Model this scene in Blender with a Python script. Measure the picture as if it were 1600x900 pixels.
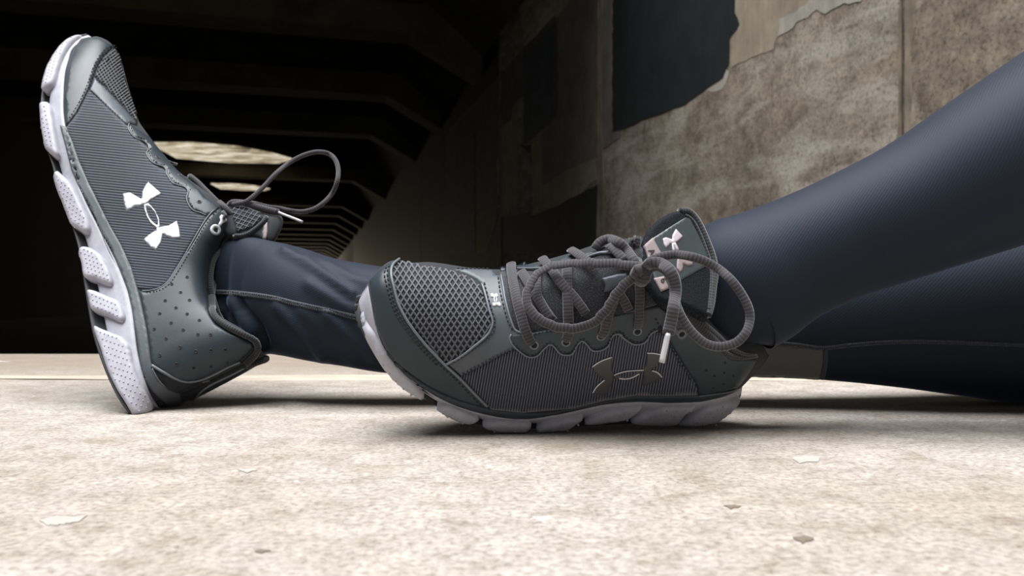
import bpy, bmesh, math, random
from mathutils import Vector, Matrix
from mathutils.bvhtree import BVHTree
from mathutils.geometry import delaunay_2d_cdt

for o in list(bpy.data.objects):
    bpy.data.objects.remove(o)
S = bpy.context.scene
COL = S.collection
rnd = random.Random(7)

# ------------------------------------------------------------------ camera
F, CX, HY, CH = 1256.0, 800.0, 470.0, 0.085      # focal (px), centre column, horizon row, camera height (m)
cam = bpy.data.cameras.new('camera')
cam_o = bpy.data.objects.new('camera', cam)
COL.objects.link(cam_o)
cam_o.location = (0, 0, CH)
cam_o.rotation_euler = (math.pi / 2, 0, 0)
cam.sensor_width = 36.0
cam.lens = F / 1600.0 * 36.0
cam.shift_y = (HY - 450.0) / 1600.0
cam.clip_start = 0.02
cam.clip_end = 300
cam.dof.use_dof = True
cam.dof.focus_distance = 0.54
cam.dof.aperture_fstop = 15.0
S.camera = cam_o

# ------------------------------------------------------------------ sky, overcast daylight, exposure
w = bpy.data.worlds.new('sky')
S.world = w
w.use_nodes = True
bg = w.node_tree.nodes['Background']
bg.inputs[0].default_value = (0.62, 0.82, 1.0, 1)
bg.inputs[1].default_value = 0.13
sun = bpy.data.lights.new('daylight', 'SUN')
sun.energy = 9.3
sun.angle = math.radians(52)
sun.color = (0.98, 0.99, 1.0)
sun_o = bpy.data.objects.new('daylight', sun)
COL.objects.link(sun_o)
sun_o.rotation_euler = Vector((0.12, 0.10, -1.0)).to_track_quat('-Z', 'Y').to_euler()
S.view_settings.view_transform = 'Standard'
S.view_settings.look = 'None'
S.view_settings.exposure = 0.0
S.view_settings.gamma = 1.0
S.view_settings.use_curve_mapping = False

# ------------------------------------------------------------------ helpers
CAMP = Vector((0, 0, CH))
def P(x, y, d):
    return Vector(((x - CX) / F * d, d, CH + (HY - y) / F * d))
def rdir(x, y):
    return Vector(((x - CX) / F, 1.0, (HY - y) / F))
def proj(p):
    return (CX + F * p.x / p.y, HY - F * (p.z - CH) / p.y)
def on_plane(x, y, o, n, off=0.0):
    d = rdir(x, y)
    t = (off - (CAMP - o).dot(n)) / d.dot(n)
    return CAMP + d * t
def C(ox, oy, s, pts):                            # crop coordinates -> photo coordinates
    return [(ox + a / s, oy + b / s) for a, b in pts]

def cr(p0, p1, p2, p3, t):
    return 0.5 * ((2 * p1) + (p2 - p0) * t + (2 * p0 - 5 * p1 + 4 * p2 - p3) * t * t + (3 * p1 - p0 - 3 * p2 + p3) * t ** 3)
def upsample(vals, k):
    n = len(vals); out = []
    for i in range(n - 1):
        a, b, c, d = vals[max(i - 1, 0)], vals[i], vals[i + 1], vals[min(i + 2, n - 1)]
        for j in range(k):
            out.append(cr(a, b, c, d, j / k))
    out.append(vals[-1])
    return out
def smooth_path(pts, step, closed=False):
    """Catmull-Rom through 2-D or 3-D points, about `step` between samples"""
    V = [Vector(p) for p in pts]
    n = len(V); out = []
    for i in range(n if closed else n - 1):
        if closed:
            a, b, c, d = V[i - 1], V[i], V[(i + 1) % n], V[(i + 2) % n]
        else:
            a, b, c, d = V[max(i - 1, 0)], V[i], V[i + 1], V[min(i + 2, n - 1)]
        k = max(1, int(round((c - b).length / step)))
        for j in range(k):
            out.append(cr(a, b, c, d, j / k))
    if not closed:
        out.append(V[-1])
    return out
def straight_path(pts, step, closed=True):
    V = [Vector(p) for p in pts]
    n = len(V); out = []
    for i in range(n if closed else n - 1):
        b, c = V[i], V[(i + 1) % n]
        k = max(1, int(round((c - b).length / step)))
        for j in range(k):
            out.append(b.lerp(c, j / k))
    if not closed:
        out.append(V[-1])
    return out

def mesh_obj(name, verts, faces, mat, parent=None, smooth=True, uvs=None):
    me = bpy.data.meshes.new(name)
    me.from_pydata([tuple(v) for v in verts], [], faces)
    if uvs is not None:
        ul = me.uv_layers.new(name='UVMap')
        for l in me.loops:
            ul.data[l.index].uv = uvs[l.vertex_index]
    me.materials.append(mat)
    if smooth:
        me.polygons.foreach_set('use_smooth', [True] * len(me.polygons))
    me.update()
    o = bpy.data.objects.new(name, me)
    COL.objects.link(o)
    if parent:
        o.parent = parent
        root = parent
        while root.parent:
            root = root.parent
        o.matrix_parent_inverse = Matrix.Translation(-root.location)
    return o
def fix_inv():
    pass
def tag(o, label=None, cat=None, group=None, kind=None):
    for k, v in (('label', label), ('category', cat), ('group', group), ('kind', kind)):
        if v:
            o[k] = v
    return o
def thing(name, loc, label, cat, group=None):
    o = bpy.data.objects.new(name, None)
    o.empty_display_size = 0.02
    COL.objects.link(o)
    o.location = loc
    return tag(o, label, cat, group)

# parts are modelled in place (world coordinates) and re-based on their parent
def part(name, verts, faces, mat, parent, smooth=True, uvs=None, label=None, kind=None):
    root = parent
    while root.parent:
        root = root.parent
    loc = Vector(root.location)
    o = mesh_obj(name, [Vector(v) - loc for v in verts], faces, mat, None, smooth, uvs)
    o.parent = parent
    if label: o['label'] = label
    if kind: o['kind'] = kind
    return o

def box_geo(c, sx, sy, sz, ax=Vector((1, 0, 0)), ay=Vector((0, 1, 0)), az=Vector((0, 0, 1))):
    v = []
    for k in (-1, 1):
        for j in (-1, 1):
            for i in (-1, 1):
                v.append(c + ax * (i * sx / 2) + ay * (j * sy / 2) + az * (k * sz / 2))
    f = [(0, 2, 3, 1), (4, 5, 7, 6), (0, 1, 5, 4), (2, 6, 7, 3), (0, 4, 6, 2), (1, 3, 7, 5)]
    return v, f
def prism_geo(pts2, to3, depth_vec):
    """closed 2-D outline -> plate with thickness"""
    n = len(pts2)
    a = [to3(p) for p in pts2]
    b = [q + depth_vec for q in a]
    f = [tuple(range(n)), tuple(range(2 * n - 1, n - 1, -1))]
    for i in range(n):
        j = (i + 1) % n
        f.append((i, n + i, n + j, j))
    return a + b, f

def tube_geo(path, rad, seg=8, flat=1.0, wide=1.0, ref=None, taper=None):
    """swept tube, elliptical: `wide` along the side vector, `flat` along the ref vector; returns verts, faces, uvs"""
    V = [Vector(p) for p in path]
    n = len(V); verts = []; faces = []; uvs = []
    L = 0.0
    side_prev = None
    for i in range(n):
        t = (V[min(i + 1, n - 1)] - V[max(i - 1, 0)]).normalized()
        r = ref[i] if isinstance(ref, list) else (ref or Vector((0, -1, 0)))
        side = t.cross(r)
        if side.length < 1e-4:
            side = side_prev or t.orthogonal()
        side.normalize()
        if side_prev is not None and side.dot(side_prev) < 0:
            side = -side
        side_prev = side
        up = side.cross(t).normalized()
        if i:
            L += (V[i] - V[i - 1]).length
        k = taper(i / (n - 1)) if taper else 1.0
        for j in range(seg):
            a = 2 * math.pi * j / seg
            verts.append(V[i] + side * (math.cos(a) * rad * wide * k) + up * (math.sin(a) * rad * flat * k))
            uvs.append((L * 100, j / seg))
    for i in range(n - 1):
        for j in range(seg):
            a, b = i * seg + j, i * seg + (j + 1) % seg
            faces.append((a, b, b + seg, a + seg))
    faces.append(tuple(reversed(range(seg))))
    faces.append(tuple((n - 1) * seg + j for j in range(seg)))
    return verts, faces, uvs
def merge(*geos):
    V = []; Fc = []; U = []
    for g in geos:
        o = len(V)
        V += list(g[0]); Fc += [tuple(i + o for i in f) for f in g[1]]
        U += list(g[2]) if len(g) > 2 and g[2] is not None else [(0, 0)] * len(g[0])
    return V, Fc, U

# ------------------------------------------------------------------ materials (all procedural)
def mat(name, color, rough=0.6, metal=0.0, spec=0.5, sheen=0.0, sheen_rough=0.5):
    m = bpy.data.materials.new(name)
    m.use_nodes = True
    b = m.node_tree.nodes['Principled BSDF']
    b.inputs['Base Color'].default_value = (*color, 1)
    b.inputs['Roughness'].default_value = rough
    b.inputs['Metallic'].default_value = metal
    b.inputs['Specular IOR Level'].default_value = spec
    b.inputs['Sheen Weight'].default_value = sheen
    b.inputs['Sheen Roughness'].default_value = sheen_rough
    return m
def nd(m, typ, **kw):
    n = m.node_tree.nodes.new(typ)
    for k, v in kw.items():
        setattr(n, k, v)
    return n
def lk(m, a, b):
    m.node_tree.links.new(a, b)
def bsdf(m):
    return m.node_tree.nodes['Principled BSDF']
def coords(m, which='Object', scale=(1, 1, 1), rot=(0, 0, 0)):
    t = nd(m, 'ShaderNodeTexCoord')
    mp = nd(m, 'ShaderNodeMapping')
    mp.inputs['Scale'].default_value = scale
    mp.inputs['Rotation'].default_value = rot
    lk(m, t.outputs[which], mp.inputs['Vector'])
    return mp.outputs['Vector']
def noise(m, vec, scale, detail=4, rough=0.55, dist=0.0):
    n = nd(m, 'ShaderNodeTexNoise')
    n.inputs['Scale'].default_value = scale
    n.inputs['Detail'].default_value = detail
    n.inputs['Roughness'].default_value = rough
    n.inputs['Distortion'].default_value = dist
    lk(m, vec, n.inputs['Vector'])
    return n.outputs['Fac']
def ramp(m, fac, stops):
    r = nd(m, 'ShaderNodeValToRGB')
    e = r.color_ramp.elements
    while len(e) < len(stops):
        e.new(0.5)
    for el, (p, c) in zip(e, stops):
        el.position = p
        el.color = (*c, 1)
    lk(m, fac, r.inputs['Fac'])
    return r.outputs['Color']
def mix(m, a, b, fac, typ='MIX'):
    x = nd(m, 'ShaderNodeMix', data_type='RGBA', blend_type=typ)
    for s, v in ((x.inputs['A'], a), (x.inputs['B'], b)):
        if isinstance(v, tuple): s.default_value = (*v, 1)
        else: lk(m, v, s)
    if isinstance(fac, (int, float)): x.inputs['Factor'].default_value = fac
    else: lk(m, fac, x.inputs['Factor'])
    return x.outputs['Result']
def bump(m, h, strength=0.3, dist=0.001, prev=None):
    b = nd(m, 'ShaderNodeBump')
    b.inputs['Strength'].default_value = strength
    b.inputs['Distance'].default_value = dist
    lk(m, h, b.inputs['Height'])
    if prev is not None:
        lk(m, prev, b.inputs['Normal'])
    return b.outputs['Normal']
def wave(m, vec, scale, dist=0.0, direction='X', profile='SIN', typ='BANDS', dscale=1.0):
    n = nd(m, 'ShaderNodeTexWave', wave_type=typ, wave_profile=profile)
    n.bands_direction = direction
    n.inputs['Scale'].default_value = scale
    n.inputs['Distortion'].default_value = dist
    n.inputs['Detail Scale'].default_value = dscale
    lk(m, vec, n.inputs['Vector'])
    return n.outputs['Fac']
def setc(m, col): lk(m, col, bsdf(m).inputs['Base Color'])
def setn(m, nrm): lk(m, nrm, bsdf(m).inputs['Normal'])

# concrete floor
M_floor = mat('concrete_floor', (0.5, 0.45, 0.38), 0.78, spec=0.35)
v = coords(M_floor)
n1 = noise(M_floor, v, 5, 8, 0.62, 0.4)
n2 = noise(M_floor, v, 38, 8, 0.7, 0.2)
n3 = noise(M_floor, v, 300, 6, 0.75)
c1 = ramp(M_floor, n1, [(0.30, (0.265, 0.230, 0.198)), (0.50, (0.312, 0.280, 0.252)), (0.72, (0.352, 0.328, 0.305))])
c2 = ramp(M_floor, n2, [(0.34, (0.66, 0.60, 0.53)), (0.48, (0.97, 0.96, 0.94)), (0.64, (1.2, 1.19, 1.17))])
c3 = ramp(M_floor, n3, [(0.36, (0.50, 0.45, 0.39)), (0.50, (1, 1, 1)), (0.64, (1.35, 1.34, 1.32))])
cc = mix(M_floor, c1, c2, 0.75, 'MULTIPLY')
cc = mix(M_floor, cc, c3, 0.85, 'MULTIPLY')
# browner and darker towards the kerb edge, broken up by noise
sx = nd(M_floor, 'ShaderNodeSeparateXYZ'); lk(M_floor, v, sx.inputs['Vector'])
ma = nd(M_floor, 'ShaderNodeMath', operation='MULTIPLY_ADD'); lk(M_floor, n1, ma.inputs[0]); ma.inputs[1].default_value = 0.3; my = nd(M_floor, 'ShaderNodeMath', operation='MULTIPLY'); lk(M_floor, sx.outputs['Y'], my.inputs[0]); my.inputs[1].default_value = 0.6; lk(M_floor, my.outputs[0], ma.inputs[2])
edge_tone = ramp(M_floor, ma.outputs[0], [(0.64, (0, 0, 0)), (0.78, (0.7, 0.7, 0.7))])
cc = mix(M_floor, cc, (0.185, 0.145, 0.105), edge_tone)
# pale worn flakes with sharp borders
vs = coords(M_floor, 'Object', (9, 16, 9))
fl = noise(M_floor, vs, 1.6, 6, 0.62, 0.6)
flm = ramp(M_floor, fl, [(0.66, (0, 0, 0)), (0.68, (1, 1, 1))])
cc = mix(M_floor, cc, (0.45, 0.42, 0.385), flm)
# brown stains with a shape of their own
st = noise(M_floor, coords(M_floor, 'Object', (3, 7, 3)), 2.4, 5, 0.6, 0.5)
stm = ramp(M_floor, st, [(0.58, (0, 0, 0)), (0.72, (0.55, 0.55, 0.55))])
cc = mix(M_floor, cc, (0.21, 0.165, 0.12), stm)
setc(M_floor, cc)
b1 = bump(M_floor, n2, 0.5, 0.002)
b2 = bump(M_floor, n3, 0.45, 0.0008, b1)
b3 = bump(M_floor, flm, 0.5, 0.0006, b2)
setn(M_floor, b3)

# weathered concrete wall with diagonal smears of thin paint
M_wall = mat('concrete_wall', (0.3, 0.27, 0.24), 0.85, spec=0.2)
v = coords(M_wall)
n1 = noise(M_wall, v, 1.6, 8, 0.65, 0.5)
n2 = noise(M_wall, v, 14, 8, 0.7, 0.2)
n3 = noise(M_wall, v, 70, 6, 0.75)
c1 = ramp(M_wall, n1, [(0.3, (0.20, 0.160, 0.122)), (0.52, (0.34, 0.28, 0.222)), (0.74, (0.49, 0.425, 0.352))])
c2 = ramp(M_wall, n2, [(0.34, (0.5, 0.47, 0.44)), (0.5, (1, 1, 1)), (0.66, (1.4, 1.36, 1.3))])
cc = mix(M_wall, c1, c2, 0.8, 'MULTIPLY')
vs = coords(M_wall, 'Object', (1, 1, 4.2), (0, math.radians(24), 0))
sm = noise(M_wall, vs, 1.5, 6, 0.6, 0.4)
smm = ramp(M_wall, sm, [(0.50, (0, 0, 0)), (0.66, (0.75, 0.75, 0.75))])
cc = mix(M_wall, cc, (0.62, 0.555, 0.48), smm)
sp = ramp(M_wall, n3, [(0.36, (0.35, 0.32, 0.3)), (0.48, (1, 1, 1)), (0.66, (1.3, 1.28, 1.25))])
cc = mix(M_wall, cc, sp, 0.8, 'MULTIPLY')
setc(M_wall, cc)
setn(M_wall, bump(M_wall, n3, 0.35, 0.002, bump(M_wall, n2, 0.4, 0.004)))

def paint(name, col, var=0.25):
    m = mat(name, col, 0.75, spec=0.25)
    n = noise(m, coords(m), 6, 7, 0.65)
    lo = tuple(c * (1 - var) for c in col); hi = tuple(c * (1 + var) for c in col)
    c = ramp(m, n, [(0.3, lo), (0.7, hi)])
    st = noise(m, coords(m, 'Object', (14, 14, 0.8)), 3, 4, 0.6)
    c = mix(m, c, ramp(m, st, [(0.35, (0.8, 0.8, 0.8)), (0.65, (1.1, 1.1, 1.1))]), 0.6, 'MULTIPLY')
    setc(m, c)
    return m
M_pdark_shade = paint('dark_paint_and_shade', (0.020, 0.026, 0.028))
M_pblue = paint('slate_blue_paint', (0.085, 0.105, 0.125))
M_pgrey = paint('warm_grey_paint', (0.27, 0.225, 0.205))
M_ptan = paint('tan_paint', (0.42, 0.345, 0.265))
M_ppale = paint('pale_peel', (0.55, 0.50, 0.43))
M_pbrown = paint('brown_paint', (0.17, 0.138, 0.115))
M_joint = mat('joint_shadow_gap', (0.035, 0.028, 0.02), 0.95)
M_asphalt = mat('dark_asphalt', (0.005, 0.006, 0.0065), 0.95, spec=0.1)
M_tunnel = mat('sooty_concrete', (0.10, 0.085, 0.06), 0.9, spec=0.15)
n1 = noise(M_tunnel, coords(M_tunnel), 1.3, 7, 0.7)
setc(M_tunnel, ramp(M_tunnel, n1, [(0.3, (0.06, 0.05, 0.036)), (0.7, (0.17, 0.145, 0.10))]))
M_black = mat('black_side_wall', (0.006, 0.007, 0.007), 0.95, spec=0.1)  # one near-black tone over the whole left wall
M_roof_glow = mat('glowing_roof_patch', (0.8, 0.76, 0.66), 0.8)
M_roof_glow.node_tree.nodes['Principled BSDF'].inputs['Emission Color'].default_value = (1.0, 0.90, 0.72, 1)
M_roof_glow.node_tree.nodes['Principled BSDF'].inputs['Emission Strength'].default_value = 1.0
_n = noise(M_roof_glow, coords(M_roof_glow, 'Object', (0.9, 1.6, 1)), 1.8, 7, 0.7)
lk(M_roof_glow, ramp(M_roof_glow, _n, [(0.34, (0.10, 0.08, 0.05)), (0.46, (0.40, 0.33, 0.22)), (0.60, (0.85, 0.77, 0.62))]), bsdf(M_roof_glow).inputs['Emission Color'])  # mottled emission stands in for daylight falling on the roof concrete
# ------------------------------------------------------------------ the setting: slab, lower road, underpass
def struct(name, v, f, m, smooth=False):
    o = mesh_obj(name, v, f, m, None, smooth)
    o['kind'] = 'structure'
    return o
# underpass axis: vanishing point left of the picture's centre
AX = Vector(((476 - CX) / F, 1, 0)).normalized()
RT = Vector((AX.y, -AX.x, 0))
def T3(a, b, z):
    return RT * a + AX * b + Vector((0, 0, z))

EDGE = 1.285
SL = -0.24
v, f = [], []
pts = [(-5.5, -3.0), (4.2, -3.0), (4.2, EDGE), (-5.5, EDGE)]
v = [Vector((x, y, 0)) for x, y in pts] + [Vector((x, y, -0.3)) for x, y in pts]
f = [(0, 1, 2, 3), (7, 6, 5, 4), (0, 4, 5, 1), (1, 5, 6, 2), (2, 6, 7, 3), (3, 7, 4, 0)]
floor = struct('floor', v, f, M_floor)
tag(floor, 'pale worn concrete slab under the shoes')
# worn pale screed strip across the slab
M_strip = mat('pale_screed', (0.72, 0.62, 0.49), 0.8)
setc(M_strip, ramp(M_strip, noise(M_strip, coords(M_strip, 'Object', (4, 40, 4)), 4, 6, 0.65), [(0.35, (0.30, 0.25, 0.19)), (0.65, (0.45, 0.40, 0.33))]))
sv, sf = [], []
N = 60
for i in range(N + 1):
    x = -5.4 + 9.5 * i / N
    for k, (yy, zz) in enumerate(((0.862, 0.0), (0.866, 0.0012), (0.905, 0.0012), (0.909, 0.0))):
        sv.append(Vector((x, yy + 0.006 * math.sin(i * 1.7 + k), zz)))
for i in range(N):
    for k in range(3):
        a = i * 4 + k
        sf.append((a, a + 4, a + 5, a + 1))
strip = struct('trim_1', sv, sf, M_strip)
tag(strip, 'thin pale screed line across the concrete slab')

# worn flakes and chips in the slab surface
M_flake = paint('pale_flake', (0.375, 0.345, 0.315), 0.15)
M_chip = paint('dark_chip', (0.17, 0.135, 0.105), 0.3)
def flake(pts, m, name, seed):
    r = random.Random(seed)
    q = [p + Vector((r.uniform(-3, 3), r.uniform(-1, 1))) for p in straight_path(pts, 6)]
    up_ = Vector((0, 0, 1))
    top = [on_plane(p.x, p.y, Vector((0, 0, 0.0004)), up_) for p in q]
    n_ = len(top)
    V = top + [Vector((p.x, p.y, -0.0005)) for p in top]
    Fc = [tuple(range(n_))] + [(i, n_ + i, n_ + (i + 1) % n_, (i + 1) % n_) for i in range(n_)]
    part(name, V, Fc, m, floor, False)
flake([(64, 812), (84, 806), (110, 807), (134, 805), (128, 814), (98, 819), (70, 820)], M_flake, 'worn_flake', 1)
flake([(1236, 716), (1256, 711), (1280, 713), (1276, 721), (1250, 723)], M_flake, 'worn_flake', 2)
flake([(1180, 626), (1240, 624), (1300, 628), (1240, 631)], M_flake, 'worn_flake', 3)
flake([(374, 735), (392, 732), (402, 735), (384, 738)], M_flake, 'worn_flake', 4)
flake([(1238, 838), (1258, 836), (1272, 842), (1256, 848), (1242, 844)], M_chip, 'chip', 5)
flake([(396, 860), (410, 857), (424, 859), (408, 863)], M_chip, 'chip', 6)
flake([(1132, 790), (1150, 788), (1160, 791), (1142, 794)], M_chip, 'chip', 7)
v = [T3(-8, -4, SL), T3(8, -4, SL), T3(8, 80, SL), T3(-8, 80, SL)]
ground = struct('ground', v, [(0, 1, 2, 3)], M_asphalt)
tag(ground, 'dark road surface below the slab edge inside the underpass')

# right wall: cast panels with open joints, each panel an object
WA = 2.0
wallo = T3(WA, 0, 0)
wn = -RT
def on_wall(x, y, off=0.0):
    return on_plane(x, y, wallo + wn * off, wn)
b1 = on_wall(1412, 200).dot(AX)
b2 = on_wall(936, 200).dot(AX)
dp = b2 - b1
WTOP = 3.0
vv, ff = box_geo(T3(WA + 0.17, 28, 1.3), 0.24, 76, 3.6, RT, AX)
wall_r = struct('wall_right', vv, ff, M_joint)
tag(wall_r, 'concrete underpass wall with patches of overpaint')
bs = [b1 - 2 * dp, b1 - dp] + [b1 + dp * i for i in range(12)]
for i in range(len(bs) - 1):
    g = 0.008
    vv, ff = box_geo(T3(WA + 0.03, (bs[i] + bs[i + 1]) / 2, (WTOP + SL) / 2), 0.06, bs[i + 1] - bs[i] - 2 * g, WTOP - SL, RT, AX)
    o = part('wall_panel', vv, ff, M_wall if bs[i] < 7.5 else M_pdark_shade, wall_r, False)  # panels further in take the dark colour for wall in shadow
    bv = o.modifiers.new('edge', 'BEVEL'); bv.width = 0.006; bv.segments = 2
# patches of paint on the wall: thin coats with ragged outlines
def coat(pts, m, off, label, rag=2.0, seed=1, name='paint_patch'):
    r = random.Random(seed)
    q = [Vector(p) for p in straight_path(pts, 9)]
    q = [p + Vector((r.uniform(-rag, rag), r.uniform(-rag, rag))) for p in q]
    off = off * 0.3
    fr = [on_wall(p.x, p.y, off) for p in q]
    n = len(fr)
    bk = [p - wn * (off + 0.001) for p in fr]
    tess = delaunay_2d_cdt([Vector((p.x, p.y)) for p in q], [(i, (i + 1) % n) for i in range(n)], [tuple(range(n))], 1, 1e-5)
    V = [on_wall(p.x, p.y, off) for p in tess[0]]
    Fc = [tuple(t) for t in tess[2]]
    o0 = len(V)
    V += fr + bk
    for i in range(n):
        j = (i + 1) % n
        Fc.append((o0 + i, o0 + j, o0 + n + j, o0 + n + i))
    return part(name, V, Fc, m, wall_r, False, label=label)
coat([(957, -90), (1152, -90), (1148, 20), (1156, 38), (1140, 62), (1139, 100), (1128, 122), (1068, 165), (1020, 182), (975, 202), (957, 207)], M_pdark_shade, 0.006, 'large dark green-black square of paint', 1.2, 1)
coat([(1148, -60), (1400, -60), (1330, 2), (1290, 10), (1262, 14), (1250, 30), (1222, 42), (1214, 62), (1208, 78), (1180, 88), (1142, 105), (1139, 95), (1140, 62), (1156, 40), (1146, 15)], M_ptan, 0.004, 'tan coat of paint beside the dark square', 1.5, 2)
coat([(1218, 30), (1245, 18), (1262, 2), (1270, -20), (1290, -20), (1280, 8), (1262, 26), (1245, 36), (1230, 50), (1216, 56)], M_ppale, 0.006, 'pale peeled plaster edge', 2.0, 3)
coat([(1270, -10), (1350, -16), (1344, 4), (1312, 6), (1290, 20), (1272, 14)], M_ppale, 0.007, 'pale peeled plaster edge', 2.0, 5)
coat([(1100, 140), (1130, 122), (1134, 108), (1140, 112), (1130, 138), (1112, 145)], M_ppale, 0.003, 'pale peeled plaster edge', 1.0, 4)
coat([(936, -40), (956, -40), (957, 205), (970, 205), (968, 215), (950, 228), (936, 236)], M_pgrey, 0.005, 'narrow warm grey strip of paint beside the wall joint', 0.8, 6)
coat([(872, 40), (885, 10), (905, -20), (934, -40), (933, 244), (880, 270), (848, 292), (846, 210), (868, 186), (872, 140)], M_pgrey, 0.005, 'tall warm grey rectangle of paint', 1.0, 7)
coat([(831, 226), (848, 208), (847, 290), (880, 270), (905, 256), (932, 246), (931, 280), (910, 300), (875, 320), (835, 334), (830, 300)], M_ptan, 0.004, 'tan ragged band below the grey rectangle', 1.5, 8)
coat([(818, 90), (868, 32), (871, 45), (871, 182), (846, 205), (818, 226)], M_pblue, 0.006, 'slate blue rectangle of paint', 0.8, 9)
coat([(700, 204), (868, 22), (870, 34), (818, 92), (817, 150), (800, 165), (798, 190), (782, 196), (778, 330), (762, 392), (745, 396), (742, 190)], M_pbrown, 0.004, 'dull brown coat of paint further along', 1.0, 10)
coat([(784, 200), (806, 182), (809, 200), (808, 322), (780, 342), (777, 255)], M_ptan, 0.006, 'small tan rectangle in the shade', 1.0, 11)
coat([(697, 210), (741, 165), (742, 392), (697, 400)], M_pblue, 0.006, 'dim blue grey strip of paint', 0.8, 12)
coat([(812, 226), (830, 228), (829, 330), (782, 344), (776, 395), (934, 395), (934, 288), (836, 337), (830, 337), (829, 240)], M_pdark_shade, 0.003, 'dark coat of paint low on the wall', 1.0, 13)

# rough mortar lips along the joints
M_lip = paint('rough_mortar', (0.30, 0.245, 0.185), 0.45)
for bj, wl_, sd in ((b1, 0.075, 3), (b2, 0.10, 4), (b1 + 2 * dp, 0.08, 5)):
    for side in (-1, 1):
        r = random.Random(sd * 7 + side)
        V, Fc = [], []
        K_ = 70
        w0_ = 1.0
        for i in range(K_ + 1):
            zz = SL + (WTOP - SL) * i / K_
            w0_ = max(0.5, min(1.1, w0_ + r.uniform(-0.18, 0.18)))
            w_ = wl_ * w0_ * (1.0 if side < 0 else 0.45)
            e_ = 0.006 + r.uniform(0, 0.003)
            for bb, off in ((e_, -0.004), (e_, 0.004), (w_ * 0.85, 0.004), (w_, 0.0)):
                V.append(T3(WA - off, bj + side * bb, zz))
        for i in range(K_):
            for q_ in range(3):
                a = i * 4 + q_
                Fc.append((a, a + 1, a + 5, a + 4))
        part('joint_lip', V, Fc, M_lip, wall_r, False)
# left wall, roof slab with haunches, cross beams, glowing patches for daylight on the roof
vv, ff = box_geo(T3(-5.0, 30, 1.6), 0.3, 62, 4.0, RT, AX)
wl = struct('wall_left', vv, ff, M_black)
tag(wl, 'black unlit side wall of the underpass')
R0, ZC, HA = 5.3, 3.45, 1.38
prof = [(-5.2, 3.45), (-1.5, 3.45), (HA, 3.45), (2.06, 2.86), (2.45, 2.86), (2.45, 3.75), (-1.5, 3.75), (-5.2, 3.75)]
v = [T3(a, R0 if a > 0 else 2.2, z) for a, z in prof] + [T3(a, 90, z) for a, z in prof]  # unseen front edge shaped to reach nearer on the left and shade the road
n = len(prof)
f = [tuple(range(n)), tuple(range(2 * n - 1, n - 1, -1))] + [(i, (i + 1) % n, n + (i + 1) % n, n + i) for i in range(n)]
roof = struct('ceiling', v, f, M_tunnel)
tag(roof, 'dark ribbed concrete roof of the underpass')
GLOW = [(18.2, 20.55, -3.2, -0.30), (24.3, 25.6, -2.6, -1.0)]
b = 6.2
while b < 88:
    bw, bd = 0.45, 0.32
    pr = [(-5.0, ZC + 0.01), (-5.0, ZC - bd), (HA - 0.2, ZC - bd), (1.99, 2.88 - 0.2), (2.05, 2.88), (HA, ZC + 0.01)]
    v = [T3(a, b, z) for a, z in pr] + [T3(a, b + bw, z) for a, z in pr]
    n = len(pr)
    f = [tuple(range(n)), tuple(range(2 * n - 1, n - 1, -1))] + [(i, (i + 1) % n, n + (i + 1) % n, n + i) for i in range(n)]
    if round(b, 1) not in (17.8, 23.6): part('roof_beam', v, f, M_tunnel, roof, False)
    b += 2.9
for b0, b1_, a0, a1 in GLOW:
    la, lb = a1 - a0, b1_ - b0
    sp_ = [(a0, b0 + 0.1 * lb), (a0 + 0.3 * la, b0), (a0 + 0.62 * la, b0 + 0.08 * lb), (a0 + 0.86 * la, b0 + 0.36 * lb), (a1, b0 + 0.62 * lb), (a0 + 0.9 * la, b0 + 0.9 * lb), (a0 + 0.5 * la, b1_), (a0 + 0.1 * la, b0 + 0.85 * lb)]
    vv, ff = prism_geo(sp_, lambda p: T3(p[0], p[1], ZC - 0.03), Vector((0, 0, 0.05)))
    part('roof_glow', vv, ff, M_roof_glow, roof, False, label='glowing roof patch in place of daylight')
# daylight entering at the far mouth of the underpass
al = bpy.data.lights.new('far_mouth_daylight', 'AREA')
al.shape = 'RECTANGLE'; al.size = 6; al.size_y = 1.9; al.energy = 1800; al.color = (1.0, 0.86, 0.62)
alo = bpy.data.objects.new('far_mouth_daylight', al)
COL.objects.link(alo)
alo.location = T3(-1.2, 66, 0.75)
alo.rotation_euler = (-AX).to_track_quat('-Z', 'Z').to_euler()
# ------------------------------------------------------------------ the person: leggings (seen from shoe to knee), built on to the hips
M_leg = mat('navy_leggings', (0.0120, 0.0155, 0.0235), 0.62, spec=0.20, sheen=0.18, sheen_rough=0.30)
bsdf(M_leg).inputs['Specular Tint'].default_value = (0.72, 0.80, 1.0, 1)
bsdf(M_leg).inputs['Sheen Tint'].default_value = (0.60, 0.68, 1.0, 1)
t = nd(M_leg, 'ShaderNodeTexCoord')
mp = nd(M_leg, 'ShaderNodeMapping'); lk(M_leg, t.outputs['UV'], mp.inputs['Vector'])
wv = wave(M_leg, mp.outputs['Vector'], 1.0, 0.4, 'DIAGONAL')
wv.node.inputs['Scale'].default_value = 2.2
setn(M_leg, bump(M_leg, wv, 0.12, 0.0004))
M_seam = mat('flatlock_seam', (0.009, 0.012, 0.020), 0.7, sheen=0.2)
M_stitch_navy = mat('navy_stitch_thread', (0.028, 0.034, 0.052), 0.7, sheen=0.2)
M_calfmesh = mat('grey_calf_mesh', (0.045, 0.043, 0.042), 0.7, sheen=0.3)
t = coords(M_calfmesh, 'UV', (1, 1, 1))
ck = nd(M_calfmesh, 'ShaderNodeTexBrick'); lk(M_calfmesh, t, ck.inputs['Vector'])
ck.inputs['Scale'].default_value = 20
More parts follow.
